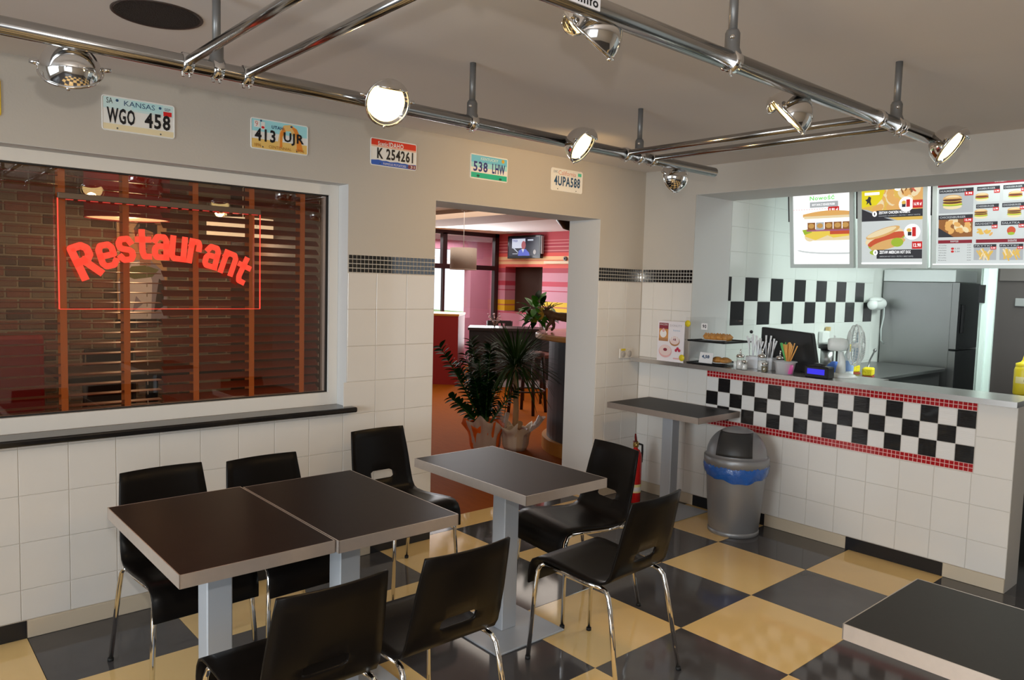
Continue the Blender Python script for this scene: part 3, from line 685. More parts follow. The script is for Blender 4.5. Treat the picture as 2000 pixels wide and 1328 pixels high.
# ================================================================== BIN
t = thing('waste_bin', 'grey dome-top waste bin with blue bag in front of the checkered counter', 'bin', (-.275, -1.06, 0))
SIL = mat('bin_silver', (.33, .34, .36), .38, .45)
obj('body', MB().lathe([(.0, 0), (.150, .0), (.156, .006), (.157, .030), (.160, .036), (.190, .43), (.191, .47), (.0, .47)], 48), SIL, t)
obj('foot_ring', MB().lathe([(.158, .0), (.162, .004), (.162, .024), (.158, .028)], 48), SIL, t)
obj('bag', MB().lathe([(.190, .47), (.202, .468), (.207, .45), (.204, .425), (.198, .405), (.193, .40)], 72, wob=lambda r, z, a, i: (r+.002*sin(a*13+i)*min(i, 2)/2+.002*sin(a*29+2*i), z-(.04*max(0, sin(a*1.0-2.2))+.006*sin(a*5+1)+.004*sin(a*11))*(i/5))), mat('blue_bin_bag', (.02, .13, .52), .22, coat=.5, bump=.6, bscale=45), t)
lid = obj('dome_lid', MB().lathe([(.196, .445), (.204, .448), (.206, .50), (.200, .506), (.190, .507)]+[(.19*cos(radians(a)), .507+.185*sin(radians(a))) for a in range(6, 90, 7)]+[(.001, .692)], 48), SIL, t)
# push flap on the dome, facing the room
b = MB(); vs = []; nu, nv = 12, 10; fa = radians(206)
for i in range(nv+1):
    el = radians(5+52*i/nv)
    for k in range(nu+1):
        hw = .112*(1-.10*(i/nv)); x = -hw+2*hw*k/nu; rr = .1945*cos(el); yy = sqrt(max(rr*rr-x*x, 1e-5)); zz = .507+.1895*sin(el)
        vs.append((yy*cos(fa)-x*sin(fa), yy*sin(fa)+x*cos(fa), zz))
b.add(vs, [(i*(nu+1)+k, i*(nu+1)+k+1, (i+1)*(nu+1)+k+1, (i+1)*(nu+1)+k) for i in range(nv) for k in range(nu)], 0, True)
fl = obj('push_flap', b, mat('bin_flap_grey', (.035, .035, .036), .4), t); md = fl.modifiers.new('th', 'SOLIDIFY'); md.thickness = .004
# extinguisher
t = thing('fire_extinguisher', 'red fire extinguisher on the floor in the corner behind the chair', 'fire extinguisher', (-.285, -.235, 0))
RX = mat('extinguisher_red', (.55, .012, .012), .25, coat=.4)
obj('cylinder', MB().lathe([(0, 0), (.045, 0), (.048, .004), (.048, .33), (.044, .36), (.03, .385), (.016, .395), (.016, .41), (0, .41)], 28), RX, t)
obj('label_band', MB().lathe([(.0485, .075), (.0488, .077), (.0488, .135), (.0485, .137)], 28), mat('extinguisher_label', (.75, .68, .30), .5), t)
obj('label_band', MB().lathe([(.0488, .085), (.0491, .087), (.0491, .115), (.0488, .117)], 28), mat('extinguisher_label_white', (.75, .72, .70), .5), t)
obj('valve', MB().lathe([(.016, .405), (.021, .41), (.021, .44), (.012, .452), (0, .452)], 16), mat('brass', (.5, .35, .12), .3, .9), t)
obj('handle', MB().tube([(.0, 0, .445), (-.025, -.012, .452), (-.065, -.03, .462)], [.008, .008, .005], 8).tube([(.0, 0, .452), (-.02, -.012, .482), (-.045, -.03, .512)], [.009, .009, .006], 8), mat('extinguisher_handle', (.22, .012, .012), .4), t, weld=False)
obj('gauge', MB().lathe([(0, .0), (.014, 0), (.014, .01), (0, .01)], 14, (-.02, -.01, .425), Matrix.Rotation(pi/2, 4, 'Y')), mat('brass', (.5, .35, .12), .3, .9), t)
obj('nozzle', MB().tube([(.02, -.01, .43), (.05, -.02, .42), (.053, -.02, .37), (.05, -.018, .29)], .008, 8), BLACKP, t)

# ================================================================== COUNTER AND ITEMS
ZT = 1.042
mb = MB(); mb.box(-.12, .30, -1.75, -.012, ZT-.03, ZT); mb.box(-.12, .22, -2.556, -1.75, ZT-.03, ZT)
mb = MB(); mb.box(-.12, .0, YO, -.012, ZT-.03, ZT).box(-.12, .30, -1.75, YO-.003, ZT-.03, ZT).box(-.12, .22, -2.556, -1.75, ZT-.03, ZT)
ct = tag(obj('counter_top', mb, STEELD, weld=False), 'long brushed steel counter top on the checkered low wall', 'counter')
# leaflet card
t = thing('doughnut_leaflet', 'white doughnut advertising card standing on the counter left of the glass case', 'leaflet', (-.098, -.366, ZT))
t.rotation_euler = (0, 0, radians(-90))
obj('card', MB().box(-.118, .118, -.001, .001, 0, .293), mat('leaflet_paper', (.80, .76, .80), .45), t)
p = Print((-.118, -.0014, 0), (1, 0, 0), (0, 0, 1), .0002)
MAR = mat('print_maroon', (.25, .03, .05), .5); TANP = mat('print_tan', (.62, .30, .10), .5); PNK = mat('print_pink', (.75, .42, .42), .5); GRYP = mat('print_grey', (.45, .42, .45), .5); WHP = mat('print_white', (.85, .83, .83), .5); BRP = mat('print_brown', (.45, .22, .10), .5)
p.rect(.012, .145, .095, .278, TANP); p.rect(.012, .235, .095, .278, MAR); p.text('PĄCZKI', .02, .258, .088, .272, WHP); p.ell(.05, .20, .03, .03, WHP); p.ell(.052, .225, .012, .014, PNK); p.rect(.012, .145, .095, .165, BRP)
p.text('DONUTY', .11, .255, .215, .270, GRYP); p.text('kawa', .14, .222, .20, .236, mat('print_blue', (.35, .5, .65), .5))
for cu, cv, rr in ((.155, .15, .045), (.075, .072, .058)):
    p.ell(cu, cv, rr, rr*.8, BRP if rr < .05 else PNK); p.ell(cu, cv+.006, rr*.92, rr*.66, mat('print_glaze', (.78, .62, .60), .5)); p.ell(cu, cv+.012, rr*.3, rr*.2, MAR)
for k in range(5): p.rect(.118+k*.016, .148+(k % 2)*.01, .124+k*.016, .176+(k % 2)*.008, WHP)
for du, dv in ((.185, .098), (.20, .085), (.172, .085)): p.ell(du, dv, .011, .011, mat('print_berry', (.50, .03, .07), .5))
p.rect(.15, .02, .205, .03, PNK)
p.build('card_print', t)
obj('stand_back', MB().box(-.03, .03, .001, .05, 0, .004).box(-.03, .03, .001, .004, 0, .15), ACRYL, t, weld=False)
# pastry case
t = thing('pastry_case', 'two-level clear acrylic pastry case with yellow stickers on the counter', 'display case', (.085, -.655, ZT))
cx, cy, chh = .185, .163, .325
def P6(a): return MB().box(*a)
for a in ((-cx, -cx+.004, -cy, cy, 0, chh), (cx-.004, cx, -cy, cy, 0, chh), (-cx+.004, cx-.004, -cy, -cy+.004, 0, chh), (-cx+.004, cx-.004, cy-.004, cy, 0, chh), (-cx, cx, -cy, cy, chh, chh+.004)): obj('acrylic_panel', P6(a), ACRYL, t)
obj('middle_shelf', MB().box(-cx+.005, cx-.005, -cy+.005, cy-.005, .155, .159), ACRYL, t)
for y, z in ((cy-.02, .285), (cy+.02, .035)):
    obj('yellow_sticker', MB().lathe([(0, 0), (.024, 0), (.024, .001), (0, .001)], 20, (-cx-.002, y, z), Matrix.Rotation(-pi/2, 4, 'Y')), YEL, t)
obj('hinge', MB().box(-.03, .0, -cy-.012, -cy, chh-.012, chh), CHROME, t); obj('knob', MB().ball((.13, -cy-.01, .24), .012), BLACKP, t)
p = Print((-cx-.001, .03, .25), (0, -1, 0), (0, 0, 1)); p.rect(0, 0, .05, .045, WHP); p.text('90', .01, .01, .042, .036, PBLK, 1); p.build('price_label', t)
def tray(z, label):
    q = thing('serving_tray', label, 'tray', (.085, -.655, z)); 
    obj('tray_base', MB().box(-.172, .172, -.152, .152, 0, .004), BLACKP, q, bevel=.002)
    b = MB()
    for a in ((-.172, -.166, -.152, .152), (.166, .172, -.152, .152), (-.166, .166, -.152, -.146), (-.166, .166, .146, .152)): b.box(a[0], a[1], a[2], a[3], .004, .012)
    obj('tray_lip', b, BLACKP, q, weld=False)
PLATE = mat('white_porcelain', (.82, .82, .80), .2); PASTRY = mat('golden_pastry', (.58, .26, .06), .5, var=.4, vscale=25, bump=.4, bscale=50)
tray(ZT+.160, 'black tray on the upper shelf of the pastry case'); tray(ZT+.001, 'black tray at the bottom of the pastry case')
for z, w in ((.165, 'upper'), (.006, 'lower')):
    q = obj('oval_plate', MB().lathe([(0, .0), (.05, .0), (.085, .010), (.090, .012), (.088, .014), (.05, .005), (0, .004)], 28), PLATE, None, loc=(.04, -.66, ZT+z)); q.scale = (.85, 1.25, 1)
    tag(q, 'white oval plate with pastries on the %s tray' % w, 'plate')
for k, (y, z, l) in enumerate(((-.60, .192, .036), (-.65, .192, .034), (-.698, .195, .036), (-.752, .194, .034))):
    b = MB(); b.ball((0, 0, 0), .04, l, .024, 14, 8)
    for j in range(3): b.tube([(-.036+.0, -l*.6+j*l*.6, .004), (0, -l*.6+j*l*.6+.005, .026), (.036, -l*.6+j*l*.6, .004)], .005, 6)
    o = obj('pastry', b, PASTRY, None, loc=(.035, y, ZT+z), weld=False); tag(o, ('golden glazed pastry, first on the upper plate', 'golden glazed pastry, second on the upper plate', 'striped pastry, third on the upper plate', 'striped pastry at the right end of the upper plate')[k], 'pastry', 'pastries on the upper plate')
for k, y in enumerate((-.60, -.68, -.745)):
    b = MB(); b.ball((0, 0, 0), .045, .045, .02, 14, 8); b.ball((0, 0, .012), .03, .03, .012, 10, 6)
    o = obj('pastry', b, PASTRY, None, loc=(.035, y, ZT+.034), weld=False); tag(o, ('flat brown pastry at the left of the lower plate', 'flat brown pastry in the middle of the lower plate', 'flat brown pastry at the right of the lower plate')[k], 'pastry', 'pastries on the lower plate')
t = thing('price_card', 'folded white price card on the lower tray of the case', 'price card', (-.055, -.64, ZT+.012))
obj('card', MB().box(-.001, .001, -.055, .055, .0, .075), WHP, t, rot=(0, radians(12), 0)); p = Print((-.0025, .03, .03), (0, -1, 0), (.2, 0, 1)); p.text('4,50', 0, 0, .06, .028, NAVY, 1); p.build('price_print', t)
# sugar pourers, shakers
CONT = mat('white_sugar', (.80, .78, .75), .8); PEP = mat('ground_pepper', (.22, .19, .12), .9)
def pourer(x, y, r, h, fill, label, spout=True, group='glass pourers on the counter'):
    t = thing('sugar_pourer' if spout else 'spice_shaker', label, 'shaker', (x, y, ZT), 0, group)
    obj('jar', MB().lathe([(0, 0), (r*.95, 0), (r, .004), (r, h*.8), (r*.85, h*.86)], 20), CLEARG, t)
    obj('filling', MB().lathe([(0, .004), (r*.9, .004), (r*.9, h*.62), (0, h*.66)], 18), fill, t)
    obj('cap', MB().lathe([(r*.9, h*.84), (r*1.05, h*.85), (r*1.05, h*.97), (r*.7, h*1.06), (r*.2, h*1.1), (0, h*1.1)], 20), CHROME, t)
    if spout: obj('spout', MB().tube([(0, 0, h*1.05), (0, 0, h*1.42)], [.007, .005], 8), CHROME, t)
pourer(-.075, -.93, .026, .095, CONT, 'glass sugar pourer with chrome spout at the left end of the row')
pourer(-.02, -1.06, .030, .105, CONT, 'tall glass sugar pourer with chrome spout in the middle of the row')
pourer(.03, -1.16, .027, .10, CONT, 'glass sugar pourer with chrome spout next to the straws')
pourer(-.095, -.975, .021, .062, CONT, 'small salt shaker with chrome top before the sugar pourers', False)
pourer(-.098, -1.125, .021, .062, PEP, 'small pepper shaker with chrome top before the straw tub', False)
t = thing('toothpick_cup', 'little white cup at the left end of the shaker row', 'cup', (-.055, -.885, ZT)); obj('cup_body', MB().lathe([(0, 0), (.015, 0), (.017, .05), (.014, .05), (.012, .004), (0, .004)], 14), WHITEP, t)
# white plastic cutlery in a holder
t = thing('cutlery_holder', 'white holder full of clear plastic forks and knives behind the shakers', 'cutlery', (.065, -1.00, ZT))
obj('holder', MB().box(-.035, .035, -.10, .10, 0, .085), mat('frosted_white', (.78, .80, .84), .4), t, bevel=.006)
CUT = mat('clear_white_plastic', (.84, .85, .88), .3)
for k in range(22):
    y = -.09+.18*k/21; a = random.uniform(-.35, .35); x = random.uniform(-.025, .025); h = random.uniform(.10, .155)
    b = MB(); b.tube([(x, y, .08), (x, y+a*.03, .08+h*.5), (x, y+a*.09, .08+h)], [.003, .004, .007], 6); obj('fork', b, CUT, t)
# tub with straws
t = thing('straw_tub', 'translucent tub with a pink tub inside holding straws on the counter', 'tub', (-.06, -1.245, ZT))
obj('tub_body', MB().lathe([(0, 0), (.052, 0), (.066, .075), (.076, .08), (.076, .083), (.062, .08), (.049, .004), (0, .004)], 4*7), mat('milky_plastic', (.80, .80, .84), .35, alpha=.45), t)
obj('pink_cup', MB().lathe([(0, .006), (.022, .006), (.026, .066), (0, .066)], 16, (-.012, -.038, 0)), mat('bright_pink', (.75, .12, .40), .4), t)
GR = mat('green_straw', (.12, .50, .14), .4); OG = mat('orange_straw', (.80, .40, .10), .4)
b1 = (.01, .0)
for k in range(24):
    a = (k/23-.5)*1.0+random.uniform(-.08, .08); dx = random.uniform(-.03, .03); h = .195+random.uniform(-.012, .012); g = k < 6
    obj('straw', MB().tube([(.012+dx*.3, -.012-a*.03, .085), (.012+dx, -.012-a*.10+.0, h)], .0038, 7), GR if g else OG, t)
# POS monitor
t = thing('pos_monitor', 'black back of a till monitor on the counter behind the straws', 'monitor', (.17, -1.165, ZT))
M = Matrix.Rotation(radians(-90), 4, 'Z')
b = MB(); pts = [(-.205, .10), (.13, .085), (.205, -.0), (.205, -.0)]
obj('screen_back', MB().prism([(-.20, .015), (.215, .0), (.16, .265), (-.20, .285)], .05, Matrix(((0, 0, 1, -.06), (-1, 0, 0, 0), (0, 1, 0, .0), (0, 0, 0, 1)))), BLACKP, t, bevel=.006)
obj('stand', MB().box(-.06, .09, -.10, .10, 0, .015), BLACKP, t); obj('neck', MB().box(-.0, .03, -.03, .03, .01, .12), BLACKP, t); obj('card_reader', MB().box(-.02, .02, .205, .235, .12, .20), BLACKP, t)
# price display
t = thing('customer_display', 'small black till display with a glowing blue screen on the counter', 'display', (-.07, -1.465, ZT))
obj('housing', MB().box(-.02, .06, -.085, .075, 0, .075), BLACKP, t, bevel=.008, rot=(0, 0, radians(-3))); obj('blue_screen', MB().box(-.0225, -.0195, -.062, .052, .024, .058), emat('blue_lcd', (.05, .04, .95), .75), t, rot=(0, 0, radians(-3)))
obj('top_ridge', MB().box(.0, .05, -.03, .03, .07, .09), BLACKP, t, bevel=.004)
# desk fan
t = thing('desk_fan', 'white desk fan seen from the side beside the till display', 'fan', (.145, -1.53, ZT), radians(34))
obj('fan_base', MB().lathe([(0, 0), (.082, 0), (.085, .006), (.07, .018), (.03, .03), (0, .03)], 28), WHITEP, t); obj('fan_stem', MB().tube([(0, .015, .025), (0, .01, .10), (0, .02, .16)], [.032, .022, .016], 14), WHITEP, t)
My = Matrix.Rotation(pi/2, 4, 'X')
obj('motor_housing', MB().lathe([(0, -.075), (.036, -.075), (.041, -.06), (.043, .0), (.036, .035), (0, .035)], 24, (.0, .02, .205), My @ Matrix.Rotation(0, 4, 'Z')), WHITEP, t)
obj('knob', MB().tube([(0, .06, .245), (0, .06, .262)], .006, 8), WHITEP, t)
b = MB(); cg = Vector((.0, -.065, .205))
for yy, rr in ((-.045, .05), (-.04, .09), (-.02, .125), (0, .130), (.02, .125), (.038, .09), (.042, .05)): b.tube([cg+Vector((rr*cos(2*pi*k/32), yy, rr*sin(2*pi*k/32))) for k in range(32)], .002 if abs(yy) > .001 else .005, 5, closed=True)
for k in range(40):
    a = 2*pi*k/40; prs = [(-.047, .02), (-.045, .05), (-.04, .09), (-.02, .125), (0, .13), (.02, .125), (.038, .09), (.042, .05), (.043, .02)]
    b.tube([cg+Vector((r*cos(a), y, r*sin(a))) for y, r in prs], .0013, 4)
obj('fan_cage', b, mat('cage_white', (.70, .74, .72), .4), t, weld=False)
for k in range(3):
    a0 = 2*pi*k/3; vs = []
    for i in range(6):
        r = .018+.095*i/5
        for j in (-1, 1): aa = a0+j*(.28+.22*sin(pi*i/5)); vs.append(cg+Vector((r*cos(aa), j*.012, r*sin(aa))))
    bl_ = obj('blade', MB().add(vs, [(2*i, 2*i+1, 2*i+3, 2*i+2) for i in range(5)], 0, True), mat('fan_blade', (.45, .55, .62), .3), t)
obj('hub', MB().lathe([(0, -.02), (.02, -.018), (.022, .02), (0, .02)], 16, cg, My), WHITEP, t)
# socket on the wall
t = thing('wall_socket', 'white double socket with yellow sticker on the wall left of the counter', 'socket', (-.176, -.007, 1.073))
obj('socket_plate', MB().box(-.074, .074, -.012, 0, -.038, .038), mat('socket_white', (.74, .70, .64), .35), t, bevel=.004)
for u in (-.036, .036): obj('socket_face', MB().lathe([(.0, .004), (.02, .004), (.024, 0), (.026, 0), (.026, -.004)], 20, (u, -.014, -.004), Matrix.Rotation(pi/2, 4, 'X')), mat('socket_recess', (.5, .46, .42), .4), t)
obj('yellow_sticker', MB().box(-.06, -.012, -.0135, -.012, .022, .037), YEL, t)

# ================================================================== KITCHEN
t = thing('steel_worktop', 'stainless steel worktop along the kitchen wall behind the counter', 'worktop', (1.8, -.80, 0))
obj('worktop_top', MB().box(-1.3, 1.28, -.34, .33, .87, .90), STEEL, t, bevel=.004); obj('worktop_front', MB().box(-1.28, 1.26, -.30, .33, .0, .87), mat('dark_steel_front', (.06, .06, .06), .4, .6), t)
t = thing('fridge', 'tall stainless steel fridge with dark doors at the back of the kitchen', 'fridge', (3.48, -.815, 0))
obj('fridge_body', MB().box(-.28, .30, -.30, .335, .10, 1.70), STEEL, t, bevel=.004); obj('fridge_header', MB().box(-.28, .30, -.32, .335, 1.703, 1.82), mat('fridge_header_steel', (.70, .72, .72), .35, .6), t, bevel=.004)
DD = mat('dark_fridge_door', (.03, .03, .032), .25, .5)
for z0, z1 in ((.12, 1.055), (1.075, 1.70)):
    d = obj('fridge_door', MB().box(-.275, .30, -.365, -.302, z0, z1), DD, t, bevel=.004); obj('door_edge', MB().box(-.284, -.277, -.36, -.30, z0, z1), STEEL, d); obj('door_handle', MB().box(-.22, -.19, -.39, -.365, z0+.15, z0+.42), BLACKP, d, bevel=.004)
for sx in (-.22, .24):
    for y in (-.26, .30): obj('fridge_foot', MB().tube([(sx, y, 0), (sx, y, .105)], .02, 10), BLACKP, t)
# hand dryer with hose
t = thing('hand_dryer', 'white wall dryer with a hanging cable beside the fridge', 'dryer', (2.92, YO-.03, 1.47))
obj('dryer_body', MB().ball((.05, -.05, .01), .15, .05, .062, 20, 12), WHITEP, t); obj('dryer_nozzle', MB().lathe([(0, .0), (.045, 0), (.05, .06), (.03, .08), (0, .08)], 20, (-.09, -.05, 0), Matrix.Rotation(-pi/2, 4, 'Y') @ Matrix.Rotation(.5, 4, 'X')), WHITEP, t); obj('dryer_top', MB().ball((-.02, -.05, .045), .12, .05, .03, 16, 8), WHITEP, t)
obj('cable', MB().tube([(.185, -.05, .0), (.175, -.055, -.12), (.13, -.055, -.24), (.13, -.06, -.35), (.20, -.06, -.385)], .007, 8), mat('cable_grey', (.5, .55, .54), .5), t)
t = thing('soap_dispenser', 'small white dispenser on the kitchen tiles behind the till', 'dispenser', (1.99, YO-.006, 1.18)); obj('dispenser_body', MB().box(-.06, .06, -.05, 0, -.06, .05), WHITEP, t, bevel=.01); obj('dispenser_tag', MB().box(.05, .08, -.045, -.01, .05, .085), mat('tan_tag', (.6, .45, .2), .5), t)
t = thing('coffee_flask', 'steel and black flask on the kitchen worktop behind the till monitor', 'flask', (1.72, -.66, .90)); obj('flask_body', MB().lathe([(0, 0), (.055, 0), (.055, .19), (0, .19)], 20), STEEL, t); obj('flask_lid', MB().lathe([(.0, .235), (.05, .235), (.075, .225), (.075, .195), (.058, .19)], 20), BLACKP, t); obj('flask_handle', MB().tube([(.055, -.03, .20), (.095, -.04, .19), (.095, -.04, .06), (.055, -.03, .04)], .009, 8), BLACKP, t)
t = thing('spray_bottle', 'white bottle with a yellow tip on the worktop right of the fan', 'bottle', (1.35, -1.02, .90)); obj('bottle_body', MB().lathe([(0, 0), (.034, 0), (.036, .01), (.036, .19), (.02, .215), (0, .215)], 20), mat('bottle_white', (.75, .82, .84), .3), t); obj('bottle_tip', MB().lathe([(.018, .212), (.018, .235), (.008, .26), (.006, .275), (0, .275)], 14), YEL, t)
p = Print((1.35-.0, -1.02-.037, .98), (1, 0, 0), (0, 0, 1))
obj('bottle_label', MB().lathe([(.0362, .06), (.0365, .062), (.0365, .14), (.0362, .142)], 20, a0=pi*.9, a1=pi*1.7), mat('label_blue', (.30, .45, .75), .4), t)
t = thing('blue_cloth', 'blue cloth hanging behind the desk fan', 'cloth', (1.15, -1.00, .90)); obj('cloth_body', MB().lathe([(.06, 0), (.055, .05), (.045, .11), (.02, .14), (0, .145)], 14, wob=lambda r, z, a, i: (r*(1+.25*sin(a*3+i)), z)), mat('blue_fabric', (.05, .12, .42), .8), t)
for k, (x, y, rz, lab) in enumerate(((1.62, -1.06, .3, 'yellow sponge with red side on the worktop by the sink'), (1.74, -.86, -.4, 'yellow sponge farther back on the worktop near the fridge'))):
    t = thing('sponge', lab, 'sponge', (x, y, .90), rz); obj('sponge_body', MB().box(-.07, .07, -.04, .04, .012, .075), mat('sponge_yellow', (.75, .62, .02), .9, bump=.6, bscale=70), t, bevel=.01); obj('scour_pad', MB().box(-.07, .07, -.04, .04, 0, .012), mat('scour_red', (.3, .06, .04), .9), t)
t = thing('ladle', 'steel ladle lying across the worktop near the sponges', 'ladle', (2.05, -.86, .90)); obj('ladle_handle', MB().tube([(-.1, -.05, .01), (.10, .02, .09), (.28, .06, .16)], .008, 8), STEEL, t); obj('ladle_knob', MB().ball((.29, .062, .165), .016), STEEL, t); obj('ladle_bowl', MB().ball((-.12, -.055, .025), .04, .04, .024), STEEL, t)
t = thing('side_worktop', 'dark worktop with pale edge at the far right behind the counter end', 'worktop', (.92, -2.62, 0))
obj('worktop_top', MB().box(-.32, .9, -.95, .34, .925, .955), mat('dark_worktop', (.05, .05, .052), .3), t, bevel=.003); obj('worktop_edge', MB().box(-.30, .9, .34, .352, .925, .956), STEEL, t)
obj('cabinet_body', MB().box(-.28, .9, -.95, .30, .0, .925), mat('black_cabinet', (.02, .022, .022), .4), t); obj('white_drawer_edge', MB().box(-.34, -.28, -.9, .12, .43, .50), WHITEP, t); obj('black_drawer', MB().box(-.30, -.28, -.9, .13, .50, .60), BLACKP, t)
t = thing('mustard_bottle', 'yellow squeeze bottle of mustard at the right edge on the side worktop', 'bottle', (1.06, -2.275, .955)); obj('bottle_body', MB().lathe([(0, 0), (.05, 0), (.053, .01), (.053, .16), (.045, .185), (0, .185)], 24), YEL, t); obj('bottle_cap', MB().lathe([(.047, .183), (.047, .2), (.02, .21), (.012, .225), (.005, .255), (0, .255)], 18), YEL, t)
obj('bottle_label', MB().lathe([(.0532, .075), (.0536, .077), (.0536, .115), (.0532, .117)], 24, a0=pi*.8, a1=pi*1.8), mat('mustard_label', (.80, .72, .35), .4), t)
p = Print((0, 0, 0), (1, 0, 0), (0, 0, 1)); ang = radians(216); Cn = Vector((cos(ang), sin(ang), 0)); p = Print(Cn*.0540+Vector((.03*sin(ang), -.03*cos(ang), .088))*1, (-sin(ang), cos(ang), 0), (0, 0, 1)); p.U = Vector((-sin(ang), cos(ang), 0)); p.text('MUSTARD', .012, .0, .048, .014, NAVY, 1); p.build('label_print', t)

# ---- menu light boxes
FR = mat('lightbox_frame', (.72, .77, .75), .35, .2)
def E(n, c, s=.95): return emat('lit_'+n, c, s)
EW = E('white', (1, 1, 1), 1.15); EPALE = E('pale', (.78, .83, .82), .72); EBUN = E('bun', (.85, .50, .18), .75); EBUNL = E('bun_light', (.95, .78, .48), .8); EMEAT = E('meat', (.20, .07, .03), .6); ELET = E('lettuce', (.45, .62, .05), .7); ETOM = E('tomato', (.75, .12, .05), .7)
ECHE = E('cheese', (.95, .70, .10), .8); EDK = E('dark', (.05, .05, .06), .6); ERED = E('red', (.70, .03, .03), .75); EMAR = E('maroon', (.36, .03, .05), .6); EFRY = E('fries', (.90, .58, .12), .75); EGRN = E('green', (.25, .85, .2), .9); EYEL = E('yellow', (.90, .75, .02), .8); EPUR = E('onion', (.50, .15, .30), .7); EGREY = E('grey', (.55, .58, .60), .7); ENUG = E('nugget', (.75, .42, .12), .7); EBRN = E('brown', (.40, .16, .05), .65)
ECHK = E('chicken', (.82, .45, .14), .85)
def burger(p, u, v, w, double=False):
    p.ell(u, v-.20*w, .46*w, .14*w, EBUNL); p.ell(u, v-.10*w, .50*w, .08*w, ELET); p.ell(u, v-.04*w, .47*w, .06*w, ETOM if not double else ECHE); p.ell(u, v+.02*w, .48*w, .08*w, EMEAT)
    if double: p.ell(u, v+.10*w, .46*w, .05*w, ECHE); p.ell(u, v+.15*w, .47*w, .08*w, EMEAT)
    o = .12*w if double else 0
    p.ell(u, v+.08*w+o, .47*w, .22*w, EBUN, 20, 0, pi); p.ell(u, v+.14*w+o, .36*w, .12*w, EBUNL, 16, .2, pi-.2)
def pile(p, u, v, w, h, m, m2, n=16, seed=1):
    r = random.Random(seed)
    for k in range(n): p.ell(u+r.uniform(-.42, .42)*w, v+r.uniform(-.35, .4)*h, w*.14, h*.16, m if k % 3 else m2, 9, rot=r.uniform(0, 3))
def fries(p, u, v, w, h, seed=2):
    r = random.Random(seed)
    for k in range(18):
        a = r.uniform(-.7, .7); cu, cv = u+r.uniform(-.35, .35)*w, v+r.uniform(-.3, .3)*h; l = .32*h; q = .035*w; c, s = sin(a), cos(a)
        p.poly([(cu-c*l-q*s, cv-s*l+q*c), (cu-c*l+q*s, cv-s*l-q*c), (cu+c*l+q*s, cv+s*l-q*c), (cu+c*l-q*s, cv+s*l+q*c)], EFRY if k % 4 else EBUNL)
def banner(p, u0, v0, u1, v1, word, price=None, m=EDK):
    p.rect(u0, v0, u1, v1, m); h = v1-v0; p.text(word, u0+.04*(u1-u0), v0+.25*h, u0+.8*(u1-u0), v1-.25*h, EGREY, 1)
    if price: p.rect(u1-.25*(u1-u0), v0-h*.75, u1, v0+h*.15, ERED); p.text(price, u1-.22*(u1-u0), v0-h*.5, u1-.04*(u1-u0), v0-h*.02, EW, 1)
def lightbox(y0, y1, label, draw, h=.74, base=EW, tilt=8):
    w = abs(y1-y0); t = thing('menu_lightbox', label, 'menu board', (1.02, (y0+y1)/2, 1.762), 0, 'menu light boxes hanging over the counter')
    t.rotation_euler = (0, radians(-tilt), 0)
    z1 = min(h, .70)
    obj('box_back', MB().box(.004, .05, -w/2, w/2, 0, z1), FR, t)
    b = MB(); e = .03
    for a in ((-w/2, -w/2+e, 0, z1), (w/2-e, w/2, 0, z1), (-w/2+e, w/2-e, 0, e), (-w/2+e, w/2-e, z1-e, z1)): b.box(-.012, .004, a[0], a[1], a[2], a[3])
    obj('box_frame', b, FR, t, weld=False)
    obj('lit_panel', MB().box(-.001, .0035, -w/2+e, w/2-e, e, z1-e), base, t)
    p = Print((-.0012, w/2-e, e), (0, -1, 0), (0, 0, 1), .0002); p.clip = (0, 0, w-2*e, z1-2*e); draw(p, w-2*e, z1-2*e); p.build('menu_print', t)
    obj('side_strap', MB().box(-.008, .0, w/2, w/2+.012, .36, z1), BLACKP, t)
    return t
def menu1(p, w, h):
    p.text('Nowość', .30*w, .755*h, .74*w, .81*h, EGRN, 1)
    p.rect(.30*w, .67*h, .80*w, .735*h, EGREY); p.text('HOT DOG Z SZASZŁYKIEM', .34*w, .69*h, .74*w, .715*h, EW, 1)
    for k in range(14): p.rect((.0+.047*k)*w, .648*h, (.024+.047*k)*w, .656*h, E('pinkdash', (.95, .45, .42), .9))
    p.rect(.63*w, .59*h, .82*w, .672*h, ERED); p.text('8.90 zł', .65*w, .615*h, .80*w, .655*h, EW, 1)
    p.ell(.78*w, .17*h, .72*w, .055*h, EPALE, 28, pi, 2*pi); p.ell(.78*w, .185*h, .70*w, .05*h, EW, 28, pi, 2*pi)
    p.rect(.28*w, .28*h, 1.0*w, .36*h, EBUNL); p.ell(.30*w, .33*h, .10*w, .06*h, EBUNL)
    p.poly([(.18*w, .40*h), (.22*w, .33*h), (.40*w, .285*h), (.62*w, .34*h), (.72*w, .31*h), (1.0*w, .33*h), (1.0*w, .40*h)], ECHE); p.poly([(.16*w, .41*h), (.2*w, .35*h), (.34*w, .38*h), (.3*w, .42*h)], ELET)
    p.rect(.66*w, .35*h, 1.0*w, .40*h, ETOM); p.rect(.24*w, .39*h, 1.0*w, .415*h, EPUR)
    for k in range(5): p.rect((.26+.155*k)*w, .405*h, min((.40+.155*k), 1.0)*w, .495*h, EBRN if k != 1 else EGREY); 
    for k in range(5): p.ell(min((.33+.155*k), .93)*w, .455*h, .055*w, .03*h, ENUG, 12)
    p.poly([(.18*w, .56*h)]+[((.18+.82*k/8)*w, (.565+.065*sin(pi*(.15+.6*k/8)))*h) for k in range(9)]+[(1.0*w, .56*h)], ECHK); p.rect(.2*w, .54*h, 1.0*w, .57*h, EBUNL)
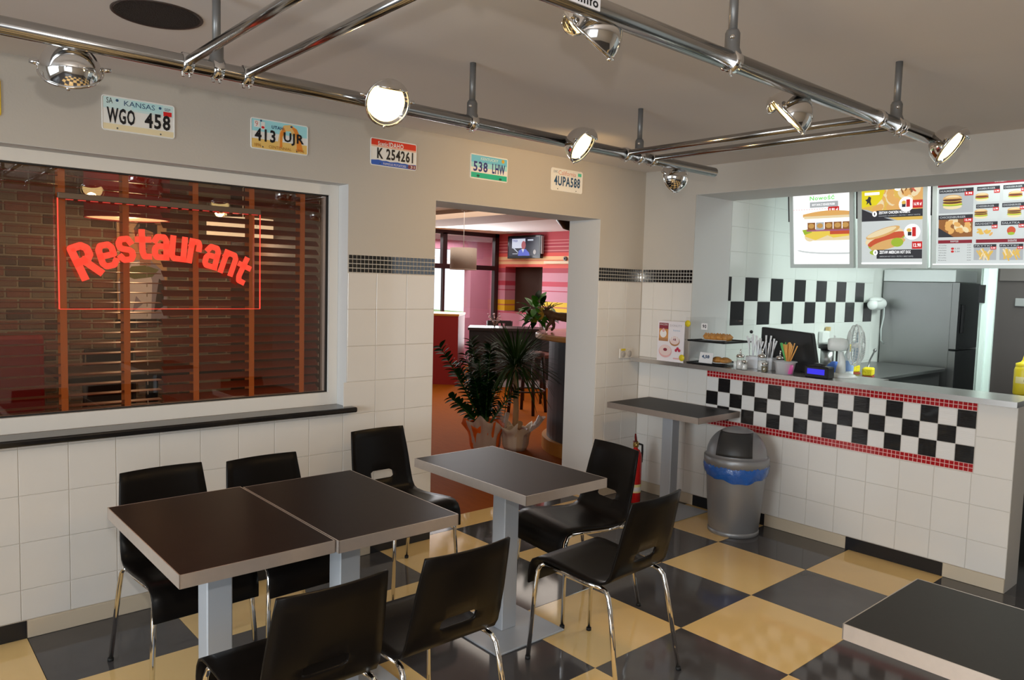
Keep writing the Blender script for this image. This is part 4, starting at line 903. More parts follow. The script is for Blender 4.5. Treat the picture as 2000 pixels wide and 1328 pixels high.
def menu2(p, w, h):
    p.rect(0, .48*h, w, .84*h, EFRY); r = random.Random(4)
    pile(p, .6*w, .70*h, .8*w, .26*h, ECHK, EBUNL, 26, 5); pile(p, .75*w, .81*h, .4*w, .05*h, EBRN, ETOM, 8, 6)
    p.poly([(0, .48*h), (0, .62*h), (.2*w, .57*h), (.45*w, .50*h), (.55*w, .48*h)], EDK); p.poly([(0, .62*h), (.1*w, .61*h), (.35*w, .54*h), (.6*w, .48*h), (.55*w, .48*h), (.3*w, .53*h)], EGREY)
    p.poly([(0, .635*h), (0, .84*h), (.40*w, .84*h), (.34*w, .72*h), (.25*w, .66*h)], EYEL); p.rect(.05*w, .77*h, .3*w, .80*h, EW)
    p.poly([(.06*w, .72*h), (.10*w, .73*h), (.12*w, .76*h), (.16*w, .745*h), (.15*w, .70*h), (.17*w, .66*h), (.14*w, .66*h), (.12*w, .69*h), (.08*w, .665*h), (.09*w, .70*h)], EDK)
    p.rect(.25*w, .515*h, 1.0*w, .595*h, EDK); p.ell(.22*w, .56*h, .04*w, .03*h, EW); p.text('1', .21*w, .545*h, .23*w, .575*h, EDK, 1); p.text('ZESTAW CHICKEN NUGGETS', .29*w, .555*h, .80*w, .585*h, EW, 1); p.text('CHICKEN NUGGETS + FRYTKI + MAŁY NAPÓJ', .29*w, .525*h, .96*w, .542*h, EGREY, 1)
    p.ell(.74*w, .65*h, .12*w, .08*h, EW); p.rect(.67*w, .62*h, .73*w, .66*h, EDK); p.rect(.74*w, .62*h, .80*w, .70*h, ERED); p.ell(.70*w, .67*h, .035*w, .02*h, EFRY); p.rect(.84*w, .605*h, 1.0*w, .69*h, ERED); p.text('16.90 zł', .86*w, .63*h, .98*w, .665*h, EW, 1)
    p.rect(0, 0, w, .475*h, EPALE)
    a = .32
    p.ell(.38*w, .30*h, .33*w, .075*h, EBUNL, 24, rot=a); p.ell(.42*w, .255*h, .32*w, .06*h, ELET, 24, rot=a); p.ell(.42*w, .275*h, .33*w, .055*h, ETOM, 24, rot=a); p.ell(.44*w, .22*h, .30*w, .05*h, EBUN, 24, rot=a*.8)
    p.ell(.60*w, .24*h, .10*w, .05*h, ELET); p.ell(.24*w, .13*h, .10*w, .03*h, ELET); p.ell(.36*w, .35*h, .30*w, .045*h, EBUN, 20, rot=a); p.ell(.34*w, .355*h, .26*w, .03*h, EBUNL, 20, rot=a)
    p.ell(.84*w, .35*h, .13*w, .085*h, EW); p.rect(.77*w, .31*h, .83*w, .35*h, EDK); p.rect(.84*w, .30*h, .90*w, .40*h, ERED); p.ell(.79*w, .37*h, .04*w, .02*h, EFRY)
    p.rect(.84*w, .165*h, 1.0*w, .245*h, ERED); p.text('12.90', .86*w, .185*h, .98*w, .225*h, EW, 1)
    p.rect(.26*w, .06*h, 1.0*w, .16*h, EDK); p.ell(.24*w, .13*h, .04*w, .03*h, EW); p.text('8', .228*w, .115*h, .252*w, .145*h, EDK, 1); p.text('ZESTAW AMERICAN HOT DOG', .31*w, .115*h, .82*w, .15*h, EW, 1); p.text('AMERICAN HOT DOG + FRYTKI + MAŁY NAPÓJ', .31*w, .075*h, .86*w, .095*h, EGREY, 1); p.rect(0, .0, w, .018*h, EW)
def menu3(p, w, h):
    S = .70/.70
    p.rect(0, .80*h, w, .86*h, EMAR); p.text('BURGERY', .35*w, .815*h, .42*w, .845*h, EPALE, 1)
    c0, c1 = .01*w, .225*w
    p.rect(c0, .53*h, c1, .78*h, EGREY); burger(p, c0+.085*w, .635*h, .13*w, True); banner(p, c0, .735*h, c1, .78*h, 'HAMBURGER', '9.90')
    p.rect(c0, .28*h, c1, .51*h, EBRN); pile(p, c0+.12*w, .39*h, .17*w, .15*h, ECHK, EBUNL, 18, 8); p.poly([(c0, .28*h), (c0, .38*h), (c0+.1*w, .28*h)], EDK); banner(p, c0, .465*h, c1, .51*h, 'CHICKENBURGER', '12.90')
    p.rect(c0, .215*h, c1, .25*h, EMAR); p.text('NAPOJE', c0+.08*w, .222*h, c0+.13*w, .243*h, EPALE, 1)
    for k, wd in enumerate(('Cola', 'Kawa', 'Herbata', 'Woda', 'Sok', 'Cola', 'Kawa')): p.text(wd, c0+.005*w, (.19-.026*k)*h, c0+.055*w, (.20-.026*k)*h, EDK); p.text('4,50', c1-.03*w, (.19-.026*k)*h, c1-.005*w, (.20-.026*k)*h, EDK)
    for k in range(2): p.ell(c0+.095*w, (.16-.03*k)*h, .01*w, .012*h, ERED); p.text('5.50', c0+.11*w, (.153-.03*k)*h, c0+.14*w, (.168-.03*k)*h, EDK)
    p.rect(.25*w, .215*h, w, .25*h, EMAR); p.text('DODATKI', .44*w, .222*h, .49*w, .243*h, EPALE, 1)
    names = (('HAMBURGER', 'CHEESEBURGER', 'BURGER', 'BURGER', 'BURGER'), ('CHEESEBURGER', 'CHICKENBURGER', 'BURGER', 'BURGER', 'BURGER'), ('NUGGETS', 'SAŁATKA', 'BURGER', 'BURGER', 'BURGER'))
    for r in range(3):
        for c in range(5):
            u0 = .25*w+c*.155*w; u1 = u0+.135*w; v1 = (.78-.175*r)*h; v0 = v1-.155*h
            p.rect(u0, v0, u1, v1, EPALE)
            if (r, c) == (2, 0): pile(p, u0+.07*w, v0+.05*h, .11*w, .07*h, EFRY, ECHK, 12, 11)
            elif (r, c) == (2, 1): p.ell(u0+.06*w, v0+.06*h, .025*w, .04*h, ETOM); p.ell(u0+.06*w, v0+.03*h, .02*w, .015*h, ELET)
            else: burger(p, u0+(.03 if c == 0 else .07)*w, v0+.055*h, .085*w, r == 1)
            banner(p, u0, v1-.04*h, u1, v1, names[r][c], '6.90')
    for c in range(5):
        u0 = .25*w+c*.155*w; u1 = u0+.135*w; p.rect(u0, .045*h, u1, .205*h, EGREY); fries(p, u0+.07*w, .10*h, .12*w, .11*h, 20+c)
        if c == 2: p.ell(u0+.06*w, .13*h, .05*w, .03*h, EGRN)
        banner(p, u0, .175*h, u1, .205*h, 'FRYTKI' if c < 2 else 'SAŁATKA', '5.50')
    p.rect(0, .0, w, .012*h, EW)
lightbox(-.665, -1.165, 'first menu light box with a big hot dog on white', menu1)
lightbox(-1.195, -1.670, 'second menu light box with nuggets above a hot dog set', menu2, base=EPALE)
lightbox(-1.700, -2.72, 'third wide menu light box with a grid of burger pictures at right', menu3, base=EPALE)
t = thing('kitchen_spot', 'small bright round lamp between the second and third menu boxes', 'lamp', (.78, -1.535, 2.30)); obj('lamp_body', MB().tube([(0, 0, .02), (0, 0, .147)], .012, 10), CHROME, t); obj('lamp_bulb', MB().ball((0, 0, .0), .022), emat('kitchen_bulb', (.95, 1, 1), 6), t)

# ================================================================== ROOM BEHIND THE WINDOW (brick wall side)
mb = MB(); mb.box(-8, -2.05, 2.70, 2.85, 0, H); struct(obj('wall_brick_room_blocker', MB().box(-2.15, -2.05, .312, 2.70, 0, H), mat('blocker_dark', (.07, .03, .016), .6)))  # added partition, kept dark to block the bright far windows behind the slats
wb = struct(obj('wall_brick', mb, MORTAR))
bms = []
for k in range(4):
    b = MB(); b.box(-.5, .5, -.5, .5, -.5, .5); 
    b.v = [(x*.146*(1+random.uniform(-.03, .03)), y*.03, z*.066*(1+random.uniform(-.06, .06))) for x, y, z in b.v]; bms.append(b.mesh('brick', BRICKS[k], bevel=.004))
cnt = 0
for r in range(17):
    z = .95+r*.077
    for c in range(17):
        x = -4.15+c*.157+(.078 if r % 2 else 0)
        inst('brick', bms[random.choice((0, 0, 1, 1, 2, 3))], wb, (x, 2.709+random.uniform(-.003, .003), z)); cnt += 1
b = MB(); b2 = []
for r in range(29):
    z = .102+r*.077
    for c in range(-8, 31):
        x = -4.15+(c-8)*.157+(.078 if r % 2 else 0)+8*.157*0
        if not (-4.16 < x < -1.4 and .94 < z < 2.25) and x < -2.45 and x > -6: b.box(x-.072, x+.072, 2.694, 2.71, z-.033, z+.033)
obj('brick_field', b, BRICKS[1], wb, weld=False, kind='stuff')
# floor and ceiling of the restaurant beyond
fl2 = struct(obj('floor_restaurant', MB().box(-8, 8, .275, 9.5, -.06, 0), WOODF))
struct(obj('ceiling_restaurant', MB().box(-8, 8, .31, 9.5, H, H+.1), mat('restaurant_ceiling', (.86, .85, .84), .8)))
mb = MB().box(-8.1, -8, .31, 9.5, 0, H); struct(obj('wall_restaurant_side', mb, PLASTER))
# red drum lamps
def drum(loc, r, h, shade, bulb, label, watt, col, name='drum_pendant'):
    t = thing(name, label, 'pendant lamp', loc)
    s = obj('lamp_shade', MB().lathe([(r, 0), (r, h)], 40), shade, t); md = s.modifiers.new('th', 'SOLIDIFY'); md.thickness = .004
    obj('diffuser', MB().lathe([(0, .004), (r*.97, .004)], 32), bulb, t) if bulb else None
    obj('cord', MB().tube([(0, 0, h*.6), (0, 0, H-loc[2])], .004, 8), mat('lamp_cord', (.55, .5, .46), .6), t)
    obj('shade_ring', MB().tube([(r*cos(2*pi*k/36), r*sin(2*pi*k/36), 0) for k in range(36)], .004, 6, closed=True), shade, t)
    for a in (0, pi/2): obj('shade_strut', MB().tube([(r*cos(a), r*sin(a), h*.6), (-r*cos(a), -r*sin(a), h*.6)], .003, 6), ROD, t)
    obj('ceiling_cap', MB().lathe([(0, H-loc[2]-.05), (.03, H-loc[2]-.045), (.05, H-loc[2]), (0, H-loc[2])], 16), mat('cap_white', (.6, .55, .5), .5), t)
    if watt: point('bulb', (loc[0], loc[1], loc[2]-.06), watt, col, .08)
    return t
drum((-3.10, 2.10, 1.955), .27, .42, mat('red_shade', (.20, .012, .01), .8, em=(1, .05, .02), ems=.05), emat('orange_diffuser', (1, .55, .25), 1.3), 'red drum pendant lamp glowing orange behind the window', 6, (1, .6, .3))
drum((-2.30, 2.05, 1.86), .26, .15, mat('cream_shade', (.75, .6, .42), .8, em=(1, .72, .42), ems=.9), emat('cream_diffuser', (1, .75, .45), 1.6), 'cream pendant lamp glimpsed between the tilted slats', 6, (1, .75, .5))
# printed portrait panel on the brick wall
t = thing('portrait_panel', 'tall printed panel of a dark-haired person in a white shirt on the brick wall', 'poster', (-2.86, 2.66, 1.22))
obj('panel', MB().box(-.18, .18, -.012, .012, 0, .80), mat('panel_tan', (.55, .33, .17), .6), t)
SKIN = mat('print_skin', (.45, .22, .15), .6); HAIR = mat('print_hair', (.04, .02, .015), .6); SHT = mat('print_shirt', (.70, .66, .68), .6); OLV = mat('print_olive', (.16, .16, .06), .6); GRS = mat('print_greyshirt', (.32, .28, .34), .6)
p = Print((-.18, -.0125, 0), (1, 0, 0), (0, 0, 1), .0004)
p.poly([(.02, 0), (.0, .28), (.05, .40), (.14, .46), (.24, .46), (.33, .38), (.36, .22), (.36, 0)], GRS); p.poly([(.06, 0), (.05, .30), (.10, .44), (.20, .46), (.25, .30), (.24, .0)], SHT); p.rect(.16, .42, .24, .54, SKIN)
p.ell(.20, .60, .062, .095, SKIN); p.poly([(.13, .62), (.12, .70), (.16, .77), (.22, .79), (.29, .74), (.29, .64), (.265, .60), (.26, .68), (.20, .70), (.15, .68)], HAIR); p.poly([(.05, .34), (.12, .31), (.25, .33), (.30, .39), (.20, .42), (.10, .41)], OLV)
p.ell(.18, .61, .008, .006, HAIR); p.ell(.222, .61, .008, .006, HAIR); p.rect(.185, .545, .215, .552, MAR); p.poly([(.26, .05), (.33, .10), (.34, .28), (.30, .32)], HAIR); p.poly([(.10, .05), (.18, .12), (.13, .18)], GRS)
p.build('panel_print', t)
# red banquette, table and chair behind the blind
RSOF = mat('red_leather', (.30, .012, .014), .4)
t = thing('red_banquette', 'red banquette against the brick wall behind the left blind', 'sofa', (-4.35, 2.25, 0)); obj('backrest', MB().box(-1.0, .78, .15, .40, .35, 1.13), RSOF, t, bevel=.03, seg=2); obj('seat', MB().box(-1.0, .78, -.25, .18, .12, .47), RSOF, t, bevel=.03, seg=2); obj('plinth', MB().box(-.97, .75, -.2, .38, 0, .12), BLACKP, t)
t = thing('black_table', 'black table seen through the left blind in front of the brick wall', 'table', (-3.05, 1.75, 0)); obj('tabletop', MB().box(-.58, .50, -.32, .32, .90, .935), DARKWOOD, t, bevel=.004); obj('column', MB().tube([(0, 0, .01), (0, 0, .9)], .04, 12), BLACKP, t); obj('base_plate', MB().box(-.25, .25, -.2, .2, 0, .015), BLACKP, t)
t = thing('dark_chair', 'dark round-shouldered chair behind the black table', 'chair', (-3.16, 2.28, 0)); obj('backrest', MB().box(-.17, .17, .10, .13, .62, 1.02), DARKWOOD, t, bevel=.02, seg=2); obj('seat', MB().box(-.19, .19, -.25, .13, .55, .60), DARKWOOD, t, bevel=.01)
for sx in (-1, 1):
    obj('leg', MB().tube([(sx*.17, .115, 0), (sx*.16, .115, .98)], .016, 8), DARKWOOD, t); obj('leg', MB().tube([(sx*.17, -.23, 0), (sx*.17, -.23, .56)], .016, 8), DARKWOOD, t)

# ================================================================== ROOM BEYOND THE DOORWAY
X1 = 4.11
stripes = [(0, (.62, .28, .36)), (1.06, (.55, .10, .14)), (1.085, (.62, .28, .36)), (1.10, (.85, .55, .02)), (1.19, (.60, .20, .10)), (1.215, (.85, .55, .02)), (1.29, (.62, .28, .36)), (1.46, (.45, .04, .08)), (1.475, (.62, .28, .36)), (1.545, (.55, .06, .10)), (1.625, (.60, .26, .33)), (1.77, (.42, .05, .08)),
           (1.85, (.72, .10, .08)), (1.915, (.88, .55, .28)), (1.955, (.85, .42, .22)), (1.975, (.75, .12, .08)), (1.985, (.88, .55, .28)), (2.045, (.75, .09, .07)), (2.105, (.45, .05, .07)), (2.13, (.70, .30, .30)), (2.145, (.45, .05, .07)), (2.195, (.70, .28, .28)), (2.21, (.45, .04, .07)), (2.25, (.70, .25, .26)), (2.265, (.48, .05, .07)), (2.30, (.68, .22, .24)), (2.315, (.50, .06, .08)), (H, None)]
NY0, NY1, NZ0, NZ1 = 5.44, 6.39, 1.085, 1.87
mb = MB(); ms = []
for k in range(len(stripes)-1):
    z0, c = stripes[k]; z1 = stripes[k+1][0]; ms.append(mat('wall_stripe_%d' % k, c, .65))
    for a, b_ in ((z0, z1),):
        cuts = sorted({z0, z1, *[z for z in (NZ0, NZ1) if z0 < z < z1]})
        for i in range(len(cuts)-1):
            u, v = cuts[i], cuts[i+1]
            if NZ0 <= u and v <= NZ1: mb.box(X1, X1+.25, -.1, NY0, u, v, k); mb.box(X1, X1+.25, NY1, 6.62, u, v, k)
            else: mb.box(X1, X1+.25, -.1, 6.62, u, v, k)
ws = struct(obj('wall_striped', mb, ms, weld=False))
obj('niche_back', MB().box(X1+.24, X1+.30, NY0-.05, NY1+.05, NZ0-.05, NZ1+.05), mat('niche_brown', (.05, .022, .012), .7), ws)
# dark-framed glass partition and the pink winter garden behind it
DF = mat('dark_brown_frame', (.035, .012, .014), .4)
wp = struct(obj('window_2', MB().box(2.88, 2.97, 6.58, 6.66, 1.84, 2.40).box(4.02, X1, 6.58, 6.66, 0, H).box(-2, X1, 6.58, 6.66, 2.38, H).box(-2, X1, 6.585, 6.655, 1.80, 1.88).box(2.90, 2.94, 6.59, 6.65, 0, 1.84), DF, weld=False))
obj('glass_pane', MB().box(-2, 4.02, 6.618, 6.622, .0, 2.38), glassmat('clear_pane', (.97, .97, .97), .01), wp)
PY = 7.7
mb = MB().box(-2, 4.85, PY, PY+.2, 0, .9).box(-2, 4.85, PY, PY+.2, 2.19, 2.36).box(4.36, 4.85, PY, PY+.2, .9, 2.19).box(4.85, 5.0, 6.66, PY+.2, 0, 2.40); struct(obj('wall_pink', mb, PINK, weld=False))
struct(obj('trim_1', MB().box(-2, 5, PY-.02, PY+.2, 2.36, H), mat('pale_cornice', (.72, .68, .70), .7)))
struct(obj('trim_2', MB().box(2.0, 4.36, PY+.02, PY+.06, 1.98, 2.03).box(2.0, 4.36, PY+.02, PY+.06, 1.90, 1.93), mat('white_sash', (.8, .78, .76), .5), weld=False))
# ground and shrubs outside that window
struct(obj('ground', MB().box(-12, 25, 9.6, 60, -.4, -.3), mat('outside_lawn', (.25, .38, .12), .9)))
for k, (x, y, r) in enumerate(((7.2, 15, .8), (10.6, 19, 1.1))):
    b = MB(); rr = random.Random(k)
    for j in range(60): b.ball((rr.gauss(0, r*.4), rr.gauss(0, r*.4), abs(rr.gauss(.5, .35))*r), r*.2, None, None, 6, 4)
    tag(obj('shrub', b, LEAF3, None, loc=(x, y, -.3), weld=False), ('pale shrub outside the far window, nearer', 'pale shrub outside the far window, farther')[k], 'shrub')
# ceiling beam
struct(obj('trim_3', MB().obox(Matrix.Translation((1.23, 3.4, 2.392)) @ Matrix.Rotation(radians(0), 4, 'Z'), .35, 1.9, .055), mat('beam_tan', (.58, .42, .32), .7)))
# television
t = thing('television', 'black wall television showing a speaker in a blue shirt on the striped wall', 'television', (X1-.05, 5.835, 2.205))
obj('tv_casing', MB().box(-.035, .03, -.42, .42, -.195, .195), mat('gloss_black', (.008, .008, .009), .12), t, bevel=.01, seg=2); obj('wall_bracket', MB().box(.03, .05, -.1, .1, -.1, .1), ROD, t); obj('side_speaker', MB().box(-.03, .02, -.438, -.422, -.12, .18), mat('tv_grey', (.4, .4, .4), .4), t)
p = Print((-.0355, .38, -.15), (0, -1, 0), (0, 0, 1), .0004)
TV = lambda n, c, s=.8: emat('tv_'+n, c, s)
p.rect(0, 0, .76, .31, TV('dark', (.012, .014, .03))); p.rect(.08, .13, .42, .29, TV('white', (.70, .74, .88))); p.text('TVN24', .09, .235, .22, .275, TV('blue', (.10, .10, .40)), 1); p.poly([(.24, .0), (.26, .09), (.34, .12), (.44, .11), (.52, .05), (.54, 0)], TV('shirt', (.10, .14, .62))); p.poly([(.33, .115), (.37, .05), (.40, .115)], TV('white', (.7, .74, .88))); p.ell(.38, .18, .055, .07, TV('face', (.45, .12, .14))); p.rect(.48, .25, .62, .275, TV('bar', (.6, .65, .75))); p.rect(.10, .03, .24, .04, TV('bar', (.6, .65, .75))); p.ell(.66, .06, .035, .04, TV('grey', (.2, .3, .35))); p.poly([(.08, .15), (.24, .05), (.25, .06), (.1, .165)], TV('bar', (.6, .65, .75)))
p.build('tv_picture', t)
# air-conditioning trunking under the television
t = thing('cable_trunking', 'cream cable trunking with pipe ends under the television', 'trunking', (X1-.02, 4.6, 1.97)); obj('trunk', MB().box(-.02, .02, -1.2, .78, -.05, -.005), mat('trunk_cream', (.80, .62, .42), .5), t, bevel=.003)
for y in (.1, .25): obj('pipe_end', MB().lathe([(.02, 0), (.035, 0), (.035, .04), (.02, .04)], 14, (-.06, y, .03), Matrix.Rotation(pi/2, 4, 'Y')), ROD, t)
drum((.79, 3.29, 1.725), .155, .25, mat('beige_shade', (.60, .48, .40), .8), None, 'beige drum pendant lamp seen through the doorway', 0, (1, 1, 1))
# red partition, turned 45 degrees
t = thing('red_partition', 'low dark red partition with wooden cap left of the black counter', 'partition', (2.37, 5.44, 0), radians(-45)); obj('panel', MB().box(-1.4, 0, 0, .76, 0, 1.055), REDW, t); obj('cap', MB().box(-1.4, .01, -.01, .77, 1.055, 1.09), LIGHTWOOD, t, bevel=.004)
# black counter front with pale plinth
t = thing('black_serving_unit', 'long black serving unit with pale plinth behind the plants', 'counter', (2.62, 5.08, 0), radians(-41)); obj('front', MB().box(-.25, 1.05, 0, .6, .13, .86), mat('black_unit', (.014, .013, .013), .45), t); obj('top', MB().box(-.27, 1.07, -.03, .62, .86, .90), DARKWOOD, t); obj('plinth', MB().box(-.25, 1.05, .02, .6, 0, .13), mat('pale_plinth', (.45, .46, .52), .5), t)
# dining chair at the back
t = thing('dining_chair', 'dark wooden dining chair with pierced back behind the black unit', 'chair', (3.39, 5.67, 0), radians(-41)); t.scale = (1, 1, .93)
for sx in (-1, 1):
    obj('leg', MB().tube([(sx*.19, .2, 0), (sx*.19, .2, .5), (sx*.2, .25, 1.02)], .018, 8), DARKWOOD, t); obj('leg', MB().tube([(sx*.19, -.18, 0), (sx*.19, -.18, .46)], .018, 8), DARKWOOD, t)
obj('seat', MB().box(-.21, .21, -.2, .22, .44, .48), DARKWOOD, t, bevel=.01)
b = MB()
xs_ = (-.19, -.09, -.05, -.02, .02, .05, .09, .19)
for i in range(7):
    if i in (1, 3, 5): b.box(xs_[i], xs_[i+1], .225, .245, .98, 1.03); b.box(xs_[i], xs_[i+1], .225, .245, .72, .90)
    else: b.box(xs_[i], xs_[i+1], .225, .245, .72, 1.03)
obj('back_panel', b, DARKWOOD, t, weld=False)
# flowers on the unit
t = thing('dried_flowers', 'small spray of pale dried flowers on the black unit', 'flowers', (2.85, 5.15, .90)); rr = random.Random(3)
for k in range(16):
    a = rr.uniform(0, 6.28); r = rr.uniform(.02, .16); h = rr.uniform(.08, .22); s = obj('stem', MB().tube([(0, 0, 0), (r*cos(a)*.5, r*sin(a)*.5, h*.7), (r*cos(a), r*sin(a), h)], .003, 5), mat('dry_stem', (.35, .2, .15), .8), t)
    obj('bloom', MB().ball((r*cos(a), r*sin(a), h), .012, None, None, 6, 4), mat('dry_bloom', (.6, .4, .42), .8), s)
# curved bar
bar = thing('curved_bar', 'curved grey bar with honey wooden top just inside the doorway', 'bar', (1.07, .97, 0))
cyc = lambda r: math.acos(max(-1, min(1, 0)))
def arc(r): a = math.asin(max(-1, min(1, (T+.005-.97)/r))); return a, pi-a
def sector(r, z0, z1, ri=0):
    a0, a1 = arc(r); a1 = pi-math.asin((T+.005-.97)/r); a0 = math.asin((T+.005-.97)/r); n = 48; pts = [(r*cos(a0+(a1-a0)*k/n), r*sin(a0+(a1-a0)*k/n)) for k in range(n+1)]
    return MB().prism(pts, z1-z0, Matrix.Translation((0, 0, z0)), smooth=False)
obj('bar_front', sector(.79, .12, 1.065), GREYBAR, bar); obj('bar_foot', sector(.835, 0, .12), LIGHTWOOD, bar); obj('bar_top', sector(.925, 1.065, 1.115), LIGHTWOOD, bar, bevel=.008); obj('top_surface', sector(.905, 1.115, 1.119), mat('bar_laminate', (.50, .22, .16), .18), bar)
# bar stool
t = thing('bar_stool', 'dark wooden bar stool beside the curved bar', 'stool', (1.62, 3.02, 0), radians(20))
for sx, sy in ((1, 1), (1, -1), (-1, 1), (-1, -1)): obj('leg', MB().tube([(sx*.17, sy*.17, 0), (sx*.13, sy*.13, .70)], [.02, .024], 8), DARKWOOD, t)
obj('seat', MB().lathe([(0, .70), (.19, .70), (.20, .715), (.20, .74), (.18, .755), (0, .755)], 24), DARKWOOD, t); obj('foot_ring', MB().tube([(.165*1.25*cos(2*pi*k/24), .165*1.25*sin(2*pi*k/24), .28) for k in range(24)], .01, 6, closed=True), DARKWOOD, t)
t = thing('side_chair', 'dark chair partly hidden behind the curved bar', 'chair', (2.4, 3.6, 0)); obj('seat', MB().box(-.2, .2, -.2, .2, .60, .65), mat('red_brown_seat', (.12, .03, .02), .5), t, bevel=.01)
for sx, sy in ((1, 1), (1, -1), (-1, 1), (-1, -1)): obj('leg', MB().tube([(sx*.17, sy*.17, 0), (sx*.17, sy*.17, .6)], .016, 8), DARKWOOD, t)
obj('backrest', MB().box(.17, .2, -.2, .2, .65, .85), DARKWOOD, t, bevel=.01)
# loudspeaker high on the wall
t = thing('corner_loudspeaker', 'black loudspeaker under the ceiling at the right side of the doorway', 'speaker', (.19, .97, 2.17)); obj('cabinet', MB().lathe([(0, -.12), (.07, -.10), (.13, -.03), (.15, .06), (.15, .11), (0, .11)], 24), BLACKP, t); obj('bracket', MB().tube([(0, 0, .10), (0, 0, H-2.17)], .02, 10), BLACKP, t); obj('cable', MB().tube([(-.13, 0, .0), (-.22, .02, .01)], .006, 6), BLACKP, t)

# ---- plants
def leafmesh(l, w, m, droop=.3, fold=.25, seg=5, name='leaf'):
    vs = []
    for i in range(seg+1):
        s_ = i/seg; ww = w*sin(pi*min(1, .08+s_*.92))**.8 if i < seg else .001; y = l*s_; z = -droop*l*s_*s_
        vs += [(-ww, y, z+fold*ww), (0, y, z), (ww, y, z+fold*ww)]
    fs = []
    for i in range(seg):
        for j in range(2): fs.append((3*i+j, 3*i+j+1, 3*i+j+4, 3*i+j+3))
    return MB().add(vs, fs, 0, True).mesh(name, m, weld=False)
def aim(d, roll=0):
    d = Vector(d).normalized(); q = d.to_track_quat('Y', 'Z'); return (q.to_matrix().to_4x4() @ Matrix.Rotation(roll, 4, 'Y')).to_euler()
def wrap(t, r, h, parts, seed=0, nm='tissue_wrap'):
    for k, (m, flare, a0, a1, hh) in enumerate(parts):       # sheets of tissue folded round the pot, each over its own arc
        ph = seed+k*1.7; pw_ = [0, .1, .25, .6, 1, 1.1]
        prof = [(r*(.82+.03*k), .0), (r*(1.0+.03*k), h*.2), (r*(1.04+.03*k), h*.5), (r*(1.12+.03*k), h*.7), (r*(.5*flare+.6), h*.9), (r*flare, h*hh)]
        def wob(rr, z, a, i, ph=ph): return rr*(1+.07*pw_[i]*sin(a*6+ph)+.04*pw_[i]*sin(a*15+2*ph)), z*(1+.10*pw_[i]*sin(a*3+ph)+.07*pw_[i]*sin(a*8+ph))
        o = obj(nm, MB().lathe(prof, 30, a0=a0, a1=a1, wob=wob), m, t); md = o.modifiers.new('th', 'SOLIDIFY'); md.thickness = .0015
# glossy zamioculcas in orange and white wrap
CEL = mat('white_tissue', (.75, .62, .55), .4, alpha=.75); ORG = mat('orange_tissue', (.85, .16, .02), .45)
t = thing('zz_plant', 'glossy dark zamioculcas in orange and white gift wrap inside the doorway', 'plant', (-.135, 1.69, 0))
obj('pot', MB().lathe([(0, 0), (.10, 0), (.13, .24), (.12, .24), (.11, .20), (0, .20)], 24), ORG, t); wrap(t, .135, .28, [(ORG, 1.30, 0, 2*pi, 1.0), (CEL, 1.45, pi*.95, pi*1.55, 1.10), (ORG, 1.55, pi*.75, pi*1.0, 1.05), (CEL, 1.5, pi*1.7, pi*2.1, 1.35)], 1)
lm = leafmesh(.082, .030, LEAF, .2, .3)
stems = [((-.40, -.25), .80, 13), ((-.27, .1), .62, 10), ((.02, .08), .74, 13), ((-.06, -.14), .70, 12), ((.27, .05), .40, 8), ((-.30, -.22), .34, 7), ((.02, .16), .80, 13), ((-.16, .14), .84, 13), ((-.10, -.2), .55, 12), ((.03, -.2), .45, 12), ((-.22, .2), .70, 13), ((.10, .18), .50, 12), ((.0, -.05), .45, 10)]
Rt = Vector((.752, -.659, 0))
for k, ((ax, ay), hh, n) in enumerate(stems):
    n = int(n*1.5)
    ctrl = [Vector((0, 0, .18)), Rt*(ax*.45)+Vector((ay*.3, ay*.3, .18+hh*.55)), Rt*ax+Vector((ay*.6, ay*.6, .18+hh))]
    def bz(s): return ctrl[0]*(1-s)**2+ctrl[1]*2*s*(1-s)+ctrl[2]*s*s
    pts = [bz(i/8) for i in range(9)]; so = obj('stem', MB().tube(pts, [.013-.0012*i for i in range(9)], 8), mat('plant_stem', (.03, .10, .02), .4), t)
    for i in range(n):
        s_ = .28+.72*i/(n-1); pos = bz(s_); tan = (bz(min(1, s_+.05))-bz(s_-.05)).normalized(); side = tan.cross(Vector((.66, .75, .1))).normalized()
        for sg_ in (-1, 1):
            d = side*sg_*.85+tan*.65+Vector((0, 0, .05)); inst('leaf', lm, so, pos, aim(d, random.uniform(-.5, .5)), (1, random.uniform(.85, 1.15), 1))
# dracaena with thin strap leaves
t = thing('dracaena', 'tall dracaena with a bare tan cane and thin strap leaves inside the doorway', 'plant', (.14, 1.57, 0))
obj('pot', MB().lathe([(0, 0), (.09, 0), (.12, .20), (.11, .20), (.10, .17), (0, .17)], 24), mat('pot_brown', (.25, .10, .06), .6), t)
obj('cane', MB().tube([(-.005, 0, .16), (0, 0, .4), (-.012, 0, .62), (-.02, 0, .82)], [.030, .027, .024, .022], 14), CANE, t)
obj('cut_cane', MB().tube([(.0, -.03, .20), (-.02, -.085, .27)], [.026, .028], 12), CANE, t)
wrap(t, .125, .24, [(mat('beige_tissue', (.72, .58, .42), .6), 1.35, 0, 2*pi, .95), (mat('clear_cellophane', (.80, .66, .56), .3, alpha=.6), 2.1, pi*1.45, pi*2.0, 1.25), (mat('white_crepe', (.82, .75, .66), .6), 1.9, pi*.95, pi*1.3, 1.15)], 3)
